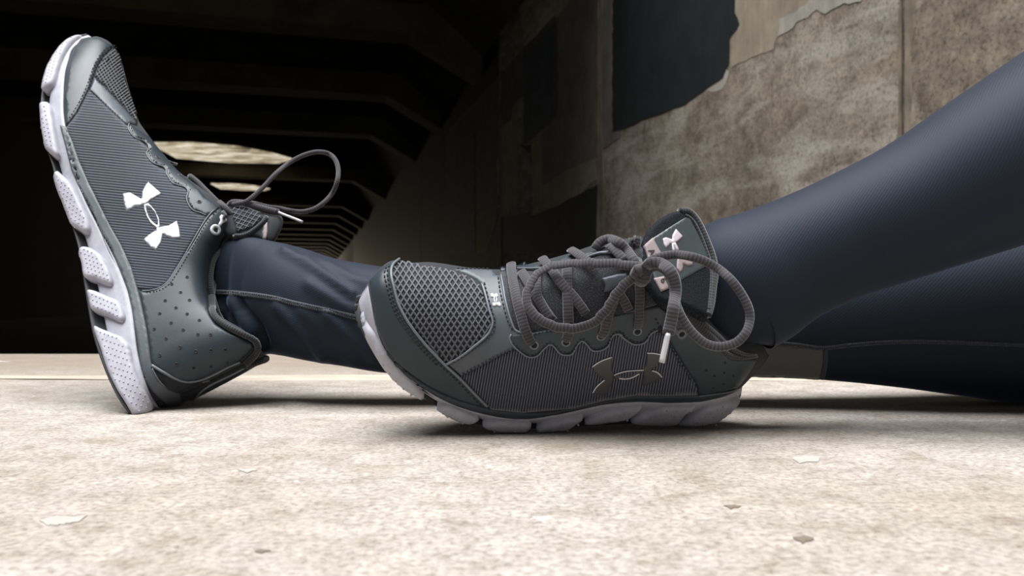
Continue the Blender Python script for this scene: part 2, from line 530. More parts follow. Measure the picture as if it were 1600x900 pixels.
ck.inputs['Color1'].default_value = (0.01, 0.01, 0.012, 1); ck.inputs['Color2'].default_value = (0.014, 0.013, 0.013, 1)
ck.inputs['Mortar'].default_value = (0.060, 0.056, 0.054, 1); ck.inputs['Mortar Size'].default_value = 0.028
ck.inputs['Brick Width'].default_value = 0.10; ck.inputs['Row Height'].default_value = 0.08
setc(M_calfmesh, ck.outputs['Color'])

person = thing('person', (0.85, 0.66, 0.0), 'person in dark navy leggings sitting on the floor, one leg stretched out, one bent', 'person')

NSEG = 72
def leg_rings(pairs, k):
    """pairs: (top px, bottom px, depth, depth factor) or world (centre, radius, axis)"""
    cen, up, rad, df = [], [], [], []
    for q in pairs:
        if q[0] == 'w':
            cen.append(Vector(q[1])); rad.append(q[2]); up.append(Vector(q[3]).normalized()); df.append(q[4])
        else:
            tp, bp, d, fct = q
            a, b = P(tp[0], tp[1], d), P(bp[0], bp[1], d)
            cen.append((a + b) / 2); rad.append((a - b).length / 2); up.append((a - b).normalized()); df.append(fct)
    cen, up, rad, df = upsample(cen, k), upsample(up, k), upsample(rad, k), upsample(df, k)
    verts, uvs = [], []
    L = 0
    for i in range(len(cen)):
        t = (cen[min(i + 1, len(cen) - 1)] - cen[max(i - 1, 0)]).normalized()
        u = (up[i] - t * up[i].dot(t)).normalized()
        s = t.cross(u).normalized()
        if s.y > 0: s = -s                    # s points towards the camera side
        if i: L += (cen[i] - cen[i - 1]).length
        for j in range(NSEG):
            a = 2 * math.pi * j / NSEG
            verts.append(cen[i] + u * (math.cos(a) * rad[i]) + s * (math.sin(a) * rad[i] * df[i]))
            uvs.append((L * 100, j / NSEG * 40))
    faces = []
    for i in range(len(cen) - 1):
        for j in range(NSEG):
            a, b = i * NSEG + j, i * NSEG + (j + 1) % NSEG
            faces.append((a, b, b + NSEG, a + NSEG))
    faces.append(tuple(range(NSEG)))
    faces.append(tuple((len(cen) - 1) * NSEG + j for j in reversed(range(NSEG))))
    return verts, faces, uvs

UPV = (0, 0, 1)
near_leg = leg_rings([
    ((1066, 490), (1106, 585), 0.530, 0.8), ((1085, 400), (1135, 575), 0.530, 0.86), ((1116, 350), (1168, 558), 0.530, 0.92), ((1155, 332), (1205, 539), 0.530, 0.96),
    ((1200, 318), (1245, 509), 0.530, 0.98), ((1250, 298), (1293, 484), 0.530, 1.0), ((1300, 275), (1345, 463), 0.530, 1.0), ((1400, 222), (1460, 427), 0.528, 1.0),
    ((1500, 155), (1570, 393), 0.525, 1.0), ((1600, 85), (1690, 352), 0.522, 1.0), ((1720, 0), (1830, 318), 0.52, 1.0), ((1860, -90), (1960, 240), 0.52, 0.95),
    ('w', (0.56, 0.53, 0.265), 0.066, (0.25, 0, 1), 1.0), ('w', (0.64, 0.55, 0.245), 0.073, (0.5, 0, 1), 1.0), ('w', (0.75, 0.58, 0.185), 0.082, (0.45, 0, 1), 1.0), ('w', (0.88, 0.62, 0.13), 0.090, (0.3, 0, 1), 1.0), ('w', (0.98, 0.64, 0.12), 0.085, UPV, 1.0)], 10)
far_pairs = [
    ((312, 440), (336, 510), 0.706, 0.40), ((336, 388), (372, 540), 0.706, 0.40), ((366, 372), (404, 553), 0.702, 0.44), ((400, 377), (432, 552), 0.692, 0.62), ((440, 386), (466, 556), 0.681, 0.84), ((490, 401), (510, 565), 0.674, 0.95),
    ((545, 411), (560, 573), 0.672, 0.98), ((600, 418), (612, 582), 0.67, 1.0), ((700, 424), (705, 590), 0.668, 1.0), ((850, 420), (852, 592), 0.66, 1.0),
    ((1000, 410), (1002, 590), 0.66, 1.0), ((1190, 395), (1190, 589), 0.66, 1.0), ((1290, 385), (1290, 594), 0.66, 1.0), ((1400, 370), (1400, 605), 0.662, 1.0),
    ((1500, 358), (1500, 618), 0.665, 1.0), ((1600, 350), (1600, 630), 0.667, 1.0), ((1720, 350), (1720, 632), 0.67, 1.0),
    ('w', (0.60, 0.685, 0.075), 0.066, UPV, 1.0), ('w', (0.72, 0.70, 0.088), 0.078, UPV, 1.0), ('w', (0.86, 0.72, 0.10), 0.09, UPV, 1.0), ('w', (0.98, 0.73, 0.11), 0.085, UPV, 1.0)]
far_leg = leg_rings(far_pairs, 14)
# wrinkles pulled into the fabric above the far shoe: (polyline in photo px, height, half width px)
folds = [
    (C(320, 340, 3.4625, [(150, 450), (215, 540), (265, 620), (300, 720)]), 0.0040, 7),
    (C(320, 340, 3.4625, [(55, 470), (110, 510), (180, 570), (250, 640)]), 0.0030, 5),
    (C(320, 340, 3.4625, [(390, 480), (470, 560), (560, 650), (640, 750)]), 0.0028, 7),
    (C(320, 340, 3.4625, [(520, 510), (620, 590), (720, 680), (790, 760)]), 0.0014, 8),
    (C(320, 340, 3.4625, [(660, 530), (740, 600), (820, 680), (900, 750)]), 0.0026, 7),
    (C(320, 340, 3.4625, [(430, 180), (560, 250), (680, 330), (800, 410)]), 0.0022, 6),
    (C(320, 340, 3.4625, [(560, 360), (640, 410), (720, 460), (800, 500)]), 0.0018, 8),
    (C(320, 340, 3.4625, [(560, 215), (680, 260), (800, 330), (880, 350)]), 0.0012, 6),
    (C(320, 340, 3.4625, [(200, 470), (240, 520), (300, 600), (330, 680)]), -0.0025, 6),
]
def seg_dist(p, a, b):
    ab = b - a
    t = max(0, min(1, (p - a).dot(ab) / max(ab.length_squared, 1e-9)))
    return (p - (a + ab * t)).length
def wrinkle(verts, ncen):
    me = [Vector(v) for v in verts]
    for i in range(ncen):
        ring = me[i * NSEG:(i + 1) * NSEG]
        c = sum(ring, Vector()) / NSEG
        x, _ = proj(c)
        if not 300 < x < 760: continue
        for j in range(NSEG):
            p = me[i * NSEG + j]
            if (p - c).y > 0.01: continue
            q = Vector(proj(p)); off = 0
            for line, h, hw in folds:
                d = min(seg_dist(q, Vector(line[k]), Vector(line[k + 1])) for k in range(len(line) - 1))
                if d < hw * 3: off += 1.7 * h * math.exp(-(d / hw) ** 2)
            verts[i * NSEG + j] = p + (p - c).normalized() * off
wrinkle(far_leg[0], len(far_leg[0]) // NSEG)
hips = leg_rings([('w', (0.86, 0.675, 0.115), 0.07, UPV, 1.3), ('w', (0.93, 0.68, 0.125), 0.115, UPV, 1.4), ('w', (1.02, 0.68, 0.16), 0.125, (-0.4, 0, 1), 1.35), ('w', (1.10, 0.68, 0.24), 0.115, (-1, 0, 0.9), 1.3), ('w', (1.14, 0.68, 0.33), 0.10, (-1, 0, 0.4), 1.3)], 6)
LV, LF, LU = merge(near_leg, far_leg, hips)
leggings = part('leggings', LV, LF, M_leg, person, True, LU)
leggings['label'] = 'dark navy stretch leggings with a soft sheen'
BV_near = BVHTree.FromPolygons([Vector(v) for v in near_leg[0]], near_leg[1])
BV_far = BVHTree.FromPolygons([Vector(v) for v in far_leg[0]], far_leg[1])
# ------------------------------------------------------------------ shoe bodies
def shoe_body(stations, n, o, kup):
    """stations: (A px outsole edge, B px midsole top edge, half width, top, side exponent)
    top: ('T', px) on the centre plane or ('H', height, pitch).  n: unit vector from centre plane to the visible side"""
    A3, B3, T3_, W, E, N = [], [], [], [], [], []
    for st in stations:
        A, B, wd, top, ex = st[:5]
        ni, ku = n, kup
        if len(st) > 5:                                # the forefoot is rolled less than the heel
            r_ = math.radians(st[5])
            ni = Vector((0, -math.cos(r_), -math.sin(r_))); ku = Vector((0, -math.sin(r_), math.cos(r_)))
        a = on_plane(A[0], A[1], o, n, wd); b = on_plane(B[0], B[1], o, n, wd * 0.985)
        bc = b - ni * (wd * 0.985)
        if top[0] == 'T':
            tp = on_plane(top[1][0], top[1][1], o, n, 0.0)
        else:
            u = ku * math.cos(math.radians(top[2])) + Vector((1, 0, 0)) * math.sin(math.radians(top[2]))
            tp = bc + u * top[1]
        A3.append(a - ni * wd); N.append(ni); B3.append(bc); T3_.append(tp); W.append(wd); E.append(ex)
    K = 6
    A3, B3, T3_, W, E, N = [upsample(q, K) for q in (A3, B3, T3_, W, E, N)]
    W = [max(x, 0.002) for x in W]
    m = len(W)
    def loft(ringf):
        V, Fc, U = [], [], []
        L = 0
        for i in range(m):
            r = ringf(i)
            if i: L += (B3[i] - B3[i - 1]).length
            for k, p in enumerate(r):
                V.append(p); U.append((L * 100, k / len(r) * 20))
        q = len(r)
        for i in range(m - 1):
            for k in range(q):
                a, b = i * q + k, i * q + (k + 1) % q
                Fc.append((a, b, b + q, a + q))
        Fc.append(tuple(range(q))); Fc.append(tuple((m - 1) * q + k for k in reversed(range(q))))
        return V, Fc, U
    NA = 22
    def upper(i):
        up = T3_[i] - B3[i]
        r = []
        for k in range(2 * NA + 1):
            th = math.pi * k / (2 * NA)
            c, s = math.cos(th), math.sin(th)
            lat = (abs(c) ** E[i]) * (1 if c >= 0 else -1) * W[i]
            r.append(B3[i] + up * (abs(s) ** 0.80) + N[i] * lat)
        return r
    def sole(prof):
        def f(i):
            up = B3[i] - A3[i]
            r = [A3[i] + up * h + N[i] * (W[i] * l) for l, h in prof]
            r += [A3[i] + up * h - N[i] * (W[i] * l) for l, h in reversed(prof)]
            return r
        return f
    full = loft(sole([(.30, 0), (.80, 0), (.97, .0), (1.0, .03), (1.012, .2), (1.015, .5), (1.01, .75), (1.0, .93), (.96, 1.0), (.3, 1.0)]))
    body = loft(sole([(.30, .28), (.78, .28), (.87, .30), (.915, .36), (.95, .52), (.975, .70), (.993, .86), (1.0, .94), (.95, 1.02), (.3, 1.02)]))
    plate = loft(sole([(.30, -.03), (.80, -.03), (.92, -.01), (.935, .04), (.82, .08), (.78, .32), (.3, .32)]))
    up = loft(upper)
    return dict(full=full, body=body, plate=plate, upper=up, n=n, o=o, kup=kup, A=A3, B=B3, T=T3_, W=W)

RB = math.radians(40)
nB = Vector((0, -math.cos(RB), -math.sin(RB)))
uB = Vector((0, -math.sin(RB), math.cos(RB)))
oB = P(790, 677, 0.518) - nB * 0.046
def hs(h, p): return ('H', h, p)
near_st = [
    ((554, 478), (575, 446), .003, hs(.002, 25), .8, 26), ((555, 494), (577, 458), .011, hs(.010, 25), .8, 26), ((564, 518), (581, 478), .020, hs(.019, 24), .8, 26),
    ((578, 545), (587, 507), .028, hs(.028, 22), .8, 26), ((602, 580), (600, 542), .036, hs(.037, 20), .8, 26), ((630, 607), (626, 573), .041, hs(.047, 18), .8, 28),
    ((657, 624), (654, 600), .044, hs(.055, 16), .8, 30), ((712, 657), (705, 630), .046, hs(.063, 12), .82, 34), ((770, 674), (765, 648), .046, hs(.071, 8), .85, 37),
    ((830, 676), (820, 654), .045, hs(.081, 4), .9, 40), ((890, 673), (880, 645), .042, hs(.088, 2), .92, 40), ((950, 669), (940, 632), .038, hs(.095, 0), .92, 40),
    ((1005, 666), (1000, 627), .035, hs(.098, 0), .85, 40), ((1050, 666), (1045, 629), .033, hs(.088, 0), .72, 40), ((1090, 666), (1088, 627), .032, hs(.057, 0), .25, 40),
    ((1118, 661), (1120, 622), .029, hs(.041, 5), .25, 40), ((1138, 648), (1140, 614), .023, hs(.035, 15), .25, 40), ((1152, 632), (1154, 608), .013, hs(.032, 22), .6, 40),
    ((1158, 618), (1160, 604), .003, hs(.030, 26), .7, 40)]
LA = math.radians(29)
nA = Vector((0, -math.cos(LA), math.sin(LA)))
oA = P(212, 648, 0.600) - nA * 0.026
def tt(x, y): return ('T', (x, y))
far_st = [
    ((236, 638), (243, 630), .004, tt(407, 556), .8), ((226, 647), (236, 618), .016, tt(409, 550), .3), ((210, 648), (229, 600), .025, tt(404, 542), .25),
    ((190, 631), (221, 575), .030, tt(392, 531), .25), ((171, 597), (215, 548), .032, tt(365, 516), .25), ((156, 560), (211, 518), .033, tt(338, 497), .25),
    ((144, 522), (207, 484), .033, tt(328, 468), .25), ((136, 480), (199, 450), .033, tt(327, 440), .25), ((128, 430), (187, 418), .034, tt(334, 410), .25),
    ((122, 392), (171, 386), .035, tt(348, 385), .35), ((112, 355), (158, 360), .036, tt(363, 355), .65), ((98, 318), (143, 332), .038, tt(352, 326), .8),
    ((87, 290), (130, 304), .040, tt(325, 305), .9), ((79, 255), (119, 270), .042, tt(287, 277), .92), ((68, 222), (110, 235), .044, tt(258, 245), .9),
    ((62, 190), (104, 203), .045, tt(232, 212), .85), ((60, 165), (100, 175), .044, tt(213, 183), .8), ((64, 130), (100, 145), .042, tt(202, 150), .8),
    ((71, 107), (102, 115), .038, tt(193, 118), .8), ((83, 84), (107, 95), .032, tt(187, 94), .8), ((98, 66), (113, 77), .024, tt(181, 78), .8),
    ((115, 56), (127, 65), .015, tt(171, 69), .8), ((135, 52), (143, 58), .005, tt(158, 61), .8)]
SB = shoe_body(near_st, nB, oB, uB)
SA = shoe_body(far_st, nA, oA, Vector((0, 0, 1)))
# ------------------------------------------------------------------ laying pieces on a curved surface
def hitter(bvh, dref):
    def hit(x, y):
        d = rdir(x, y).normalized()
        loc, nor, _, _ = bvh.ray_cast(CAMP, d)
        if loc is None:
            q = CAMP + rdir(x, y) * dref
            for _k in range(4):                      # beyond the outline: nearest point of the surface
                loc, nor, _, _ = bvh.find_nearest(q)
                q = CAMP + rdir(x, y) * loc.y
        if nor.dot(d) > 0.05:
            nor = -nor
        return loc, nor
    hit.raw = lambda x, y: bvh.ray_cast(CAMP, rdir(x, y).normalized())[0] is not None
    return hit
def inside(p, poly):
    c = False; n = len(poly); j = n - 1
    for i in range(n):
        a, b = poly[i], poly[j]
        if (a.y > p.y) != (b.y > p.y) and p.x < (b.x - a.x) * (p.y - a.y) / (b.y - a.y) + a.x:
            c = not c
        j = i
    return c
def edge_dist(p, poly):
    n = len(poly)
    return min(seg_dist(p, poly[i - 1], poly[i]) for i in range(n))
def patch_geo(poly, hit, th=0.0012, g=5.0, bev=2.5, smooth=False, sink=0.0012, skirt=None, uvrot=0.0, base=0.0, holes=(), dome=1.0):
    """plate of thickness th that follows the surface, outlined by poly (photo px)"""
    bd = smooth_path(poly, g, True) if smooth else straight_path(poly, g)
    bd = [Vector((p[0], p[1])) for p in bd]
    if hasattr(hit, 'raw'):                          # keep the outline on the visible surface
        cen = sum(bd, Vector((0, 0))) / len(bd)
        nb = []
        for p in bd:
            if not hit.raw(p.x, p.y):
                for s in range(1, 12):
                    q = p + (cen - p).normalized() * (s * 0.8)
                    if hit.raw(q.x, q.y):
                        p = q
                        break
            nb.append(p)
        bd = nb
    n = len(bd)
    x0, x1 = min(p.x for p in bd), max(p.x for p in bd); y0, y1 = min(p.y for p in bd), max(p.y for p in bd)
    pts = list(bd)
    hb = []
    for h in holes:
        q = [Vector((p[0], p[1])) for p in straight_path(h, g * 0.6)]
        hb.append((len(pts), q)); pts += q
    ny = 0; y = y0 + g * 0.5
    while y < y1:
        x = x0 + (g * 0.5 if ny % 2 else 0)
        while x < x1:
            p = Vector((x, y))
            if inside(p, bd):
                d = edge_dist(p, bd)
                ok = d > g * 0.45
                for _, q in hb:
                    if inside(p, q) or edge_dist(p, q) < g * 0.4: ok = False
                if ok: pts.append(p)
            x += g
        y += g * 0.87; ny += 1
    if bev < g * 1.5 and bev > 0:                    # an inner ring keeps the rounded rim
        for i in range(n):
            a, b = bd[i - 1], bd[(i + 1) % n]
            t = (b - a)
            if t.length < 1e-6: continue
            nn = Vector((-t.y, t.x)).normalized() * bev
            for s in (1, -1):
                p = bd[i] + nn * s
                if inside(p, bd) and edge_dist(p, bd) > bev * 0.75: pts.append(p)
    edges = [(i, (i + 1) % n) for i in range(n)]
    for o, q in hb:
        edges += [(o + i, o + (i + 1) % len(q)) for i in range(len(q))]
    res = delaunay_2d_cdt(pts, edges, [tuple(range(n))] if not hb else [], 1, 1e-4)
    v2, fc = res[0], res[2]
    V, N, U = [], [], []
    cs, sn = math.cos(uvrot), math.sin(uvrot)
    allb = [bd] + [q for _, q in hb]
    for p in v2:
        loc, nor = hit(p.x, p.y)
        d = min(edge_dist(p, q) for q in allb)
        k = min(1.0, d / bev) if bev > 0 else 1.0
        k = math.sin(k * math.pi / 2) ** 0.8 if k > 0 else 0
        V.append(loc + nor * (base + th * (1 - dome + dome * (0.25 + 0.75 * k)))); N.append(nor)
        U.append(((p.x * cs + p.y * sn) / 100, (-p.x * sn + p.y * cs) / 100))
    Fc = []
    ec = {}
    for t in fc:
        if hb:
            c = sum((v2[i] for i in t), Vector((0, 0))) / len(t)
            if any(inside(c, q) for _, q in hb): continue
        a, b, c = V[t[0]], V[t[1]], V[t[2]]
        t = tuple(t)
        if (b - a).cross(c - a).dot(N[t[0]]) < 0: t = tuple(reversed(t))
        Fc.append(t)
        for i in range(len(t)):
            e = (t[i], t[(i + 1) % len(t)])
            ec[e] = ec.get(e, 0) + 1
    low = {}
    for (a, b) in list(ec):
        if (b, a) in ec: continue
        for i in (a, b):
            if i not in low:
                low[i] = len(V)
                V.append((V[i] - N[i] * (th + base + sink)) if skirt is None else V[i] + skirt); U.append(U[i])
        Fc.append((b, a, low[a], low[b]))
    return V, Fc, U
def mirror_geo(g, o, n):
    V = [v - n * (2 * (v - o).dot(n)) for v in g[0]]
    return V, [tuple(reversed(f)) for f in g[1]], g[2]

class Shoe:
    def __init__(self, root, S_):
        self.root, self.S = root, S_
        up = S_['upper']; fu = S_['full']
        self.bu = BVHTree.FromPolygons([Vector(v) for v in up[0]], up[1])
        self.bs = BVHTree.FromPolygons([Vector(v) for v in fu[0]], fu[1])
        both = merge(up, fu)
        self.bb = BVHTree.FromPolygons([Vector(v) for v in both[0]], both[1])
        dref = sum((p.y for p in S_['B']), 0) / len(S_['B'])
        self.hu, self.hs, self.hb = hitter(self.bu, dref), hitter(self.bs, dref), hitter(self.bb, dref)
    def piece(self, name, poly, m, mirror=False, parent=None, label=None, on='u', **kw):
        h = {'u': self.hu, 's': self.hs, 'b': self.hb}[on]
        g = patch_geo(poly, h, **kw)
        o = part(name, g[0], g[1], m, parent or self.root, True, g[2], label)
        if mirror:
            q = mirror_geo(g, self.S['o'], self.S['n'])
            part(name, q[0], q[1], m, parent or self.root, True, q[2], label)
        return o
    def line3(self, pts, off, step=4.0, on='u', smooth=True, closed=False):
        h = {'u': self.hu, 's': self.hs, 'b': self.hb}[on]
        q = smooth_path(pts, step, closed) if smooth else straight_path(pts, step, closed)
        out, nr = [], []
        for p in q:
            loc, nor = h(p.x, p.y)
            out.append(loc + nor * off); nr.append(nor)
        return out, nr
    def cord(self, name, pts, m, rad=0.0012, off=0.001, flat=1.0, wide=1.0, parent=None, on='u', seg=8, step=4.0, mirror=False, label=None, taper=None):
        c, nr = self.line3(pts, off, step, on)
        g = tube_geo(c, rad, seg, flat, wide, nr, taper)
        o = part(name, g[0], g[1], m, parent or self.root, True, g[2], label)
        if mirror:
            q = mirror_geo(g, self.S['o'], self.S['n'])
            part(name, q[0], q[1], m, parent or self.root, True, q[2], label)
        return o
    def stitches(self, lines, m, off=0.0016, dash=4.2, gap=2.4, rad=0.00042, name='stitching', parent=None, on='u'):
        geos = []
        for pts in lines:
            q = smooth_path(pts, 1.0)
            L = 0; cur = []
            h = {'u': self.hu, 's': self.hs, 'b': self.hb}[on]
            for i in range(1, len(q)):
                L += (q[i] - q[i - 1]).length
                if L % (dash + gap) < dash:
                    cur.append(q[i])
                elif cur:
                    if len(cur) > 2:
                        c = [cur[0], cur[len(cur) // 2], cur[-1]]
                        hh = [h(p.x, p.y) for p in c]
                        geos.append(tube_geo([l + n_ * off for l, n_ in hh], rad, 5, 1, 1.2, [n_ for _, n_ in hh]))
                    cur = []
        V, Fc, U = merge(*geos)
        return part(name, V, Fc, m, parent or self.root, True, U, kind='stuff')
    def dots(self, pts, m, rad=0.0006, h=0.0005, off=0.0, name='grip_dots', parent=None, on='s', base=0.004):
        hh = {'u': self.hu, 's': self.hs, 'b': self.hb}[on]
        V, Fc = [], []
        for x, y in pts:
            loc, nor = hh(x, y)
            a = nor.orthogonal().normalized(); b = nor.cross(a)
            o = len(V); q = 7
            for rr, zz in ((1.0, -0.3), (0.75, 0.65)):
                for k in range(q):
                    an = 2 * math.pi * k / q
                    V.append(loc + nor * (base + h * zz) + (a * math.cos(an) + b * math.sin(an)) * (rad * rr))
            V.append(loc + nor * (base + h))
            for k in range(q):
                k2 = (k + 1) % q
                Fc.append((o + k, o + k2, o + q + k2, o + q + k)); Fc.append((o + q + k, o + q + k2, o + 2 * q))
        return part(name, V, Fc, m, parent or self.root, True, None, kind='stuff')
    def holes(self, pts, m_dark, m_rim, rad, base, name='perforation', on='u'):
        """punched holes: a dark well inside a pressed rim"""
        hh = {'u': self.hu, 's': self.hs, 'b': self.hb}[on]
        for x, y in pts:
            loc, nor = hh(x, y)
            a = nor.orthogonal().normalized(); b = nor.cross(a)
            q = 12; V, Fc = [], []
            for rr, zz in ((1.35, base + 0.0000), (1.15, base + 0.00035), (0.95, base + 0.0002), (0.85, base + 0.00005)):
                for k in range(q):
                    an = 2 * math.pi * k / q
                    V.append(loc + nor * zz + (a * math.cos(an) + b * math.sin(an)) * (rad * rr))
            for r in range(3):
                for k in range(q):
                    k2 = (k + 1) % q
                    Fc.append((r * q + k, r * q + k2, (r + 1) * q + k2, (r + 1) * q + k))
            o = part(name, V, Fc, m_rim, self.root, True)
            V2 = [loc + nor * (base + 0.00012) + (a * math.cos(2 * math.pi * k / q) + b * math.sin(2 * math.pi * k / q)) * (rad * 0.92) for k in range(q)]
            part('hole', V2, [tuple(range(q))], m_dark, o, False)

def grid_in(poly, u, v, org, nu, nv, margin):
    P2 = [Vector(p) for p in poly]
    out = []
    for i in range(-nu, nu + 1):
        for j in range(-nv, nv + 1):
            p = Vector(org) + Vector(u) * i + Vector(v) * j
            if inside(p, P2) and edge_dist(p, P2) > margin:
                out.append((p.x, p.y))
    return out

# shoe materials
def leather(name, col, rough=0.42, spec=0.5, scale=900, bs=0.12, var=0.12, sheen=0.0):
    m = mat(name, col, rough, spec=spec, sheen=sheen)
    n = noise(m, coords(m), scale, 4, 0.6)
    setn(m, bump(m, n, bs, 0.0004))
    n2 = noise(m, coords(m), 60, 4, 0.6)
    setc(m, ramp(m, n2, [(0.3, tuple(c * (1 - var) for c in col)), (0.7, tuple(c * (1 + var) for c in col))]))
    return m
def ribbed(name, lo, hi, scale, rot=0.0, rough=0.8, fuzz=0.25, bstr=0.6):
    """ribbed knit, ribs run across the UV direction `rot`"""
    m = mat(name, lo, rough, spec=0.25, sheen=0.25)
    v = coords(m, 'UV', (1, 1, 1), (0, 0, rot))
    wv = wave(m, v, scale, 0.5, 'Y', 'SIN', dscale=8.0)
    nz = noise(m, v, 120, 3, 0.7)
    c = ramp(m, wv, [(0.25, lo), (0.9, hi)])
    c = mix(m, c, ramp(m, nz, [(0.3, (0.5, 0.5, 0.55)), (0.5, (1, 1, 1)), (0.75, (1.7, 1.65, 1.6))]), fuzz * 2, 'MULTIPLY')
    setc(m, c)
    setn(m, bump(m, wv, bstr, 0.0005))
    return m
def lace_mat(name, lo, hi):
    m = mat(name, hi, 0.75, spec=0.25, sheen=0.3)
    v = coords(m, 'UV', (1, 1, 1))
    wv = wave(m, v, 1.55, 0.6, 'X', 'SIN', dscale=3.0)
    c = ramp(m, wv, [(0.2, lo), (0.65, hi)])
    nz = noise(m, v, 6, 3, 0.6)
    c = mix(m, c, ramp(m, nz, [(0.3, (0.75, 0.75, 0.75)), (0.7, (1.2, 1.2, 1.2))]), 0.6, 'MULTIPLY')
    setc(m, c)
    setn(m, bump(m, wv, 0.16, 0.0005))
    return m
M_leather = leather('grey_synthetic_leather', (0.026, 0.035, 0.043), 0.42, 0.32)
M_strap = leather('satin_grey_overlay', (0.072, 0.082, 0.095), 0.46, 0.35, 500, 0.2)
M_knit = ribbed('ribbed_navy_knit', (0.003, 0.0045, 0.008), (0.062, 0.074, 0.100), 7.6, math.radians(-6))
M_knit_v = ribbed('ribbed_navy_knit_vertical', (0.004, 0.006, 0.010), (0.095, 0.105, 0.140), 7.6, math.radians(80))
M_base = mat('dark_lining', (0.008, 0.010, 0.014), 0.85, sheen=0.05)
M_tongue = mat('speckled_tongue_knit', (0.04, 0.042, 0.055), 0.9, sheen=0.2)
_v = coords(M_tongue, 'UV'); _n = noise(M_tongue, _v, 45, 3, 0.8)
setc(M_tongue, ramp(M_tongue, _n, [(0.38, (0.004, 0.005, 0.008)), (0.52, (0.015, 0.0165, 0.022)), (0.66, (0.070, 0.072, 0.085))]))
setn(M_tongue, bump(M_tongue, _n, 0.6, 0.0006))
M_flap = mat('black_flap_knit', (0.006, 0.008, 0.011), 0.9, spec=0.2)
_v = coords(M_flap, 'UV'); _n = noise(M_flap, _v, 50, 3, 0.8)
setc(M_flap, ramp(M_flap, _n, [(0.45, (0.0025, 0.004, 0.006)), (0.70, (0.02, 0.024, 0.030))]))
setn(M_flap, bump(M_flap, _n, 0.5, 0.0005))
M_mesh_under = mat('toe_mesh_backing', (0.014, 0.016, 0.022), 0.9)
M_mesh = mat('toe_mesh_yarn', (0.062, 0.065, 0.078), 0.7, sheen=0.3)
M_mid = mat('midsole_foam', (0.56, 0.545, 0.60), 0.48, spec=0.4)
_n = noise(M_mid, coords(M_mid), 140, 5, 0.6)
setc(M_mid, ramp(M_mid, _n, [(0.3, (0.33, 0.325, 0.37)), (0.7, (0.40, 0.395, 0.445))]))
setn(M_mid, bump(M_mid, _n, 0.10, 0.0005))
M_out = leather('dark_outsole_rubber', (0.030, 0.032, 0.036), 0.6, 0.4)
M_silver = mat('silver_film', (0.27, 0.27, 0.295), 0.38, metal=0.6)
M_darkfilm = mat('pewter_film', (0.085, 0.085, 0.088), 0.40, metal=0.5)
M_filmedge = mat('bright_film_edge', (0.75, 0.75, 0.78), 0.35, metal=0.4)
M_white = mat('white_print', (0.52, 0.52, 0.55), 0.5)
M_thread = mat('dark_thread', (0.008, 0.010, 0.014), 0.8)
M_thread_l = mat('pale_thread', (0.22, 0.23, 0.25), 0.7)
M_pipe = mat('pale_edge_piping', (0.125, 0.14, 0.16), 0.45)
M_hole = mat('punched_hole_shadow', (0.004, 0.004, 0.005), 0.9)
M_collar = lace_mat('ribbed_collar_binding', (0.006, 0.007, 0.009), (0.028, 0.030, 0.034))
M_lace = lace_mat('grey_lace', (0.024, 0.022, 0.025), (0.050, 0.046, 0.053))
M_aglet = mat('clear_aglet', (0.50, 0.50, 0.52), 0.22, spec=0.8)
M_label = leather('green_grey_label', (0.040, 0.052, 0.054), 0.35, 0.6)
M_pink = mat('dusty_pink_print', (0.25, 0.195, 0.20), 0.6)
M_pink_l = mat('pale_pink_print', (0.48, 0.43, 0.455), 0.5)
M_ink = mat('black_ink', (0.010, 0.010, 0.012), 0.7)
# ------------------------------------------------------------------ far shoe (heel down, toe up)
base_pt = P(215, 648, 0.615); base_pt.z = 0
shoeA = thing('running_shoe', base_pt, 'grey running shoe standing on its heel with the toe pointing up', 'shoe', 'pair of running shoes')
A = Shoe(shoeA, SA)
Z1, Z2, Z3, Z4, Z5, Z6, Z7, Z8 = [(50, 40, 4.5), (50, 220, 4.5), (110, 360, 4.5), (130, 480, 4.5), (230, 400, 4.5), (180, 180, 4.5), (220, 300, 4.5), (330, 220, 4.5)]
def z(cr_, *pts): return C(*cr_, list(pts))
g = SA['upper']; part('upper', g[0], g[1], M_base, shoeA, True, g[2])
g = SA['body']; mids = part('midsole', g[0], g[1], M_mid, shoeA, True, g[2])
g = SA['plate']; part('outsole', g[0], g[1], M_out, shoeA, True, g[2])
# knit side panel
kn = z(Z1, (245, 715), (320, 620), (370, 520), (400, 455), (470, 520), (560, 610), (670, 710), (720, 770)) + z(Z6, (190, 200), (230, 235), (215, 275), (270, 350), (355, 395), (400, 485), (490, 520), (510, 560), (505, 610), (550, 680), (640, 712)) \
    + z(Z7, (440, 230), (330, 405), (240, 560), (190, 640), (110, 690), (50, 698), (0, 688)) + z(Z3, (470, 400), (430, 265), (370, 130), (300, 10)) + z(Z2, (690, 890), (630, 745), (550, 600), (470, 440), (400, 300), (330, 140), (285, 10))
A.piece('side_mesh', kn, M_knit, True, th=0.0005, g=6, bev=0, label='ribbed navy knit side panel')
# foxing band above the midsole
fox = z(Z1, (195, 700), (240, 712)) + z(Z2, (290, 10), (335, 140), (405, 300), (475, 440), (555, 600), (635, 740), (692, 890)) + z(Z3, (372, 130), (432, 260), (472, 400), (502, 520), (542, 700), (562, 880)) + z(Z4, (478, 380), (492, 430), (540, 520), (600, 580), (690, 618), (572, 680), (480, 585), (430, 500), (400, 380), (380, 230), (345, 50)) \
    + z(Z3, (455, 700), (430, 550), (400, 420), (350, 290), (290, 150), (215, 20)) + z(Z2, (600, 890), (540, 780), (470, 620), (400, 470), (330, 330), (275, 200), (240, 60))
A.piece('foxing_band', fox, M_strap, True, th=0.0010, g=4, bev=3, on='b')
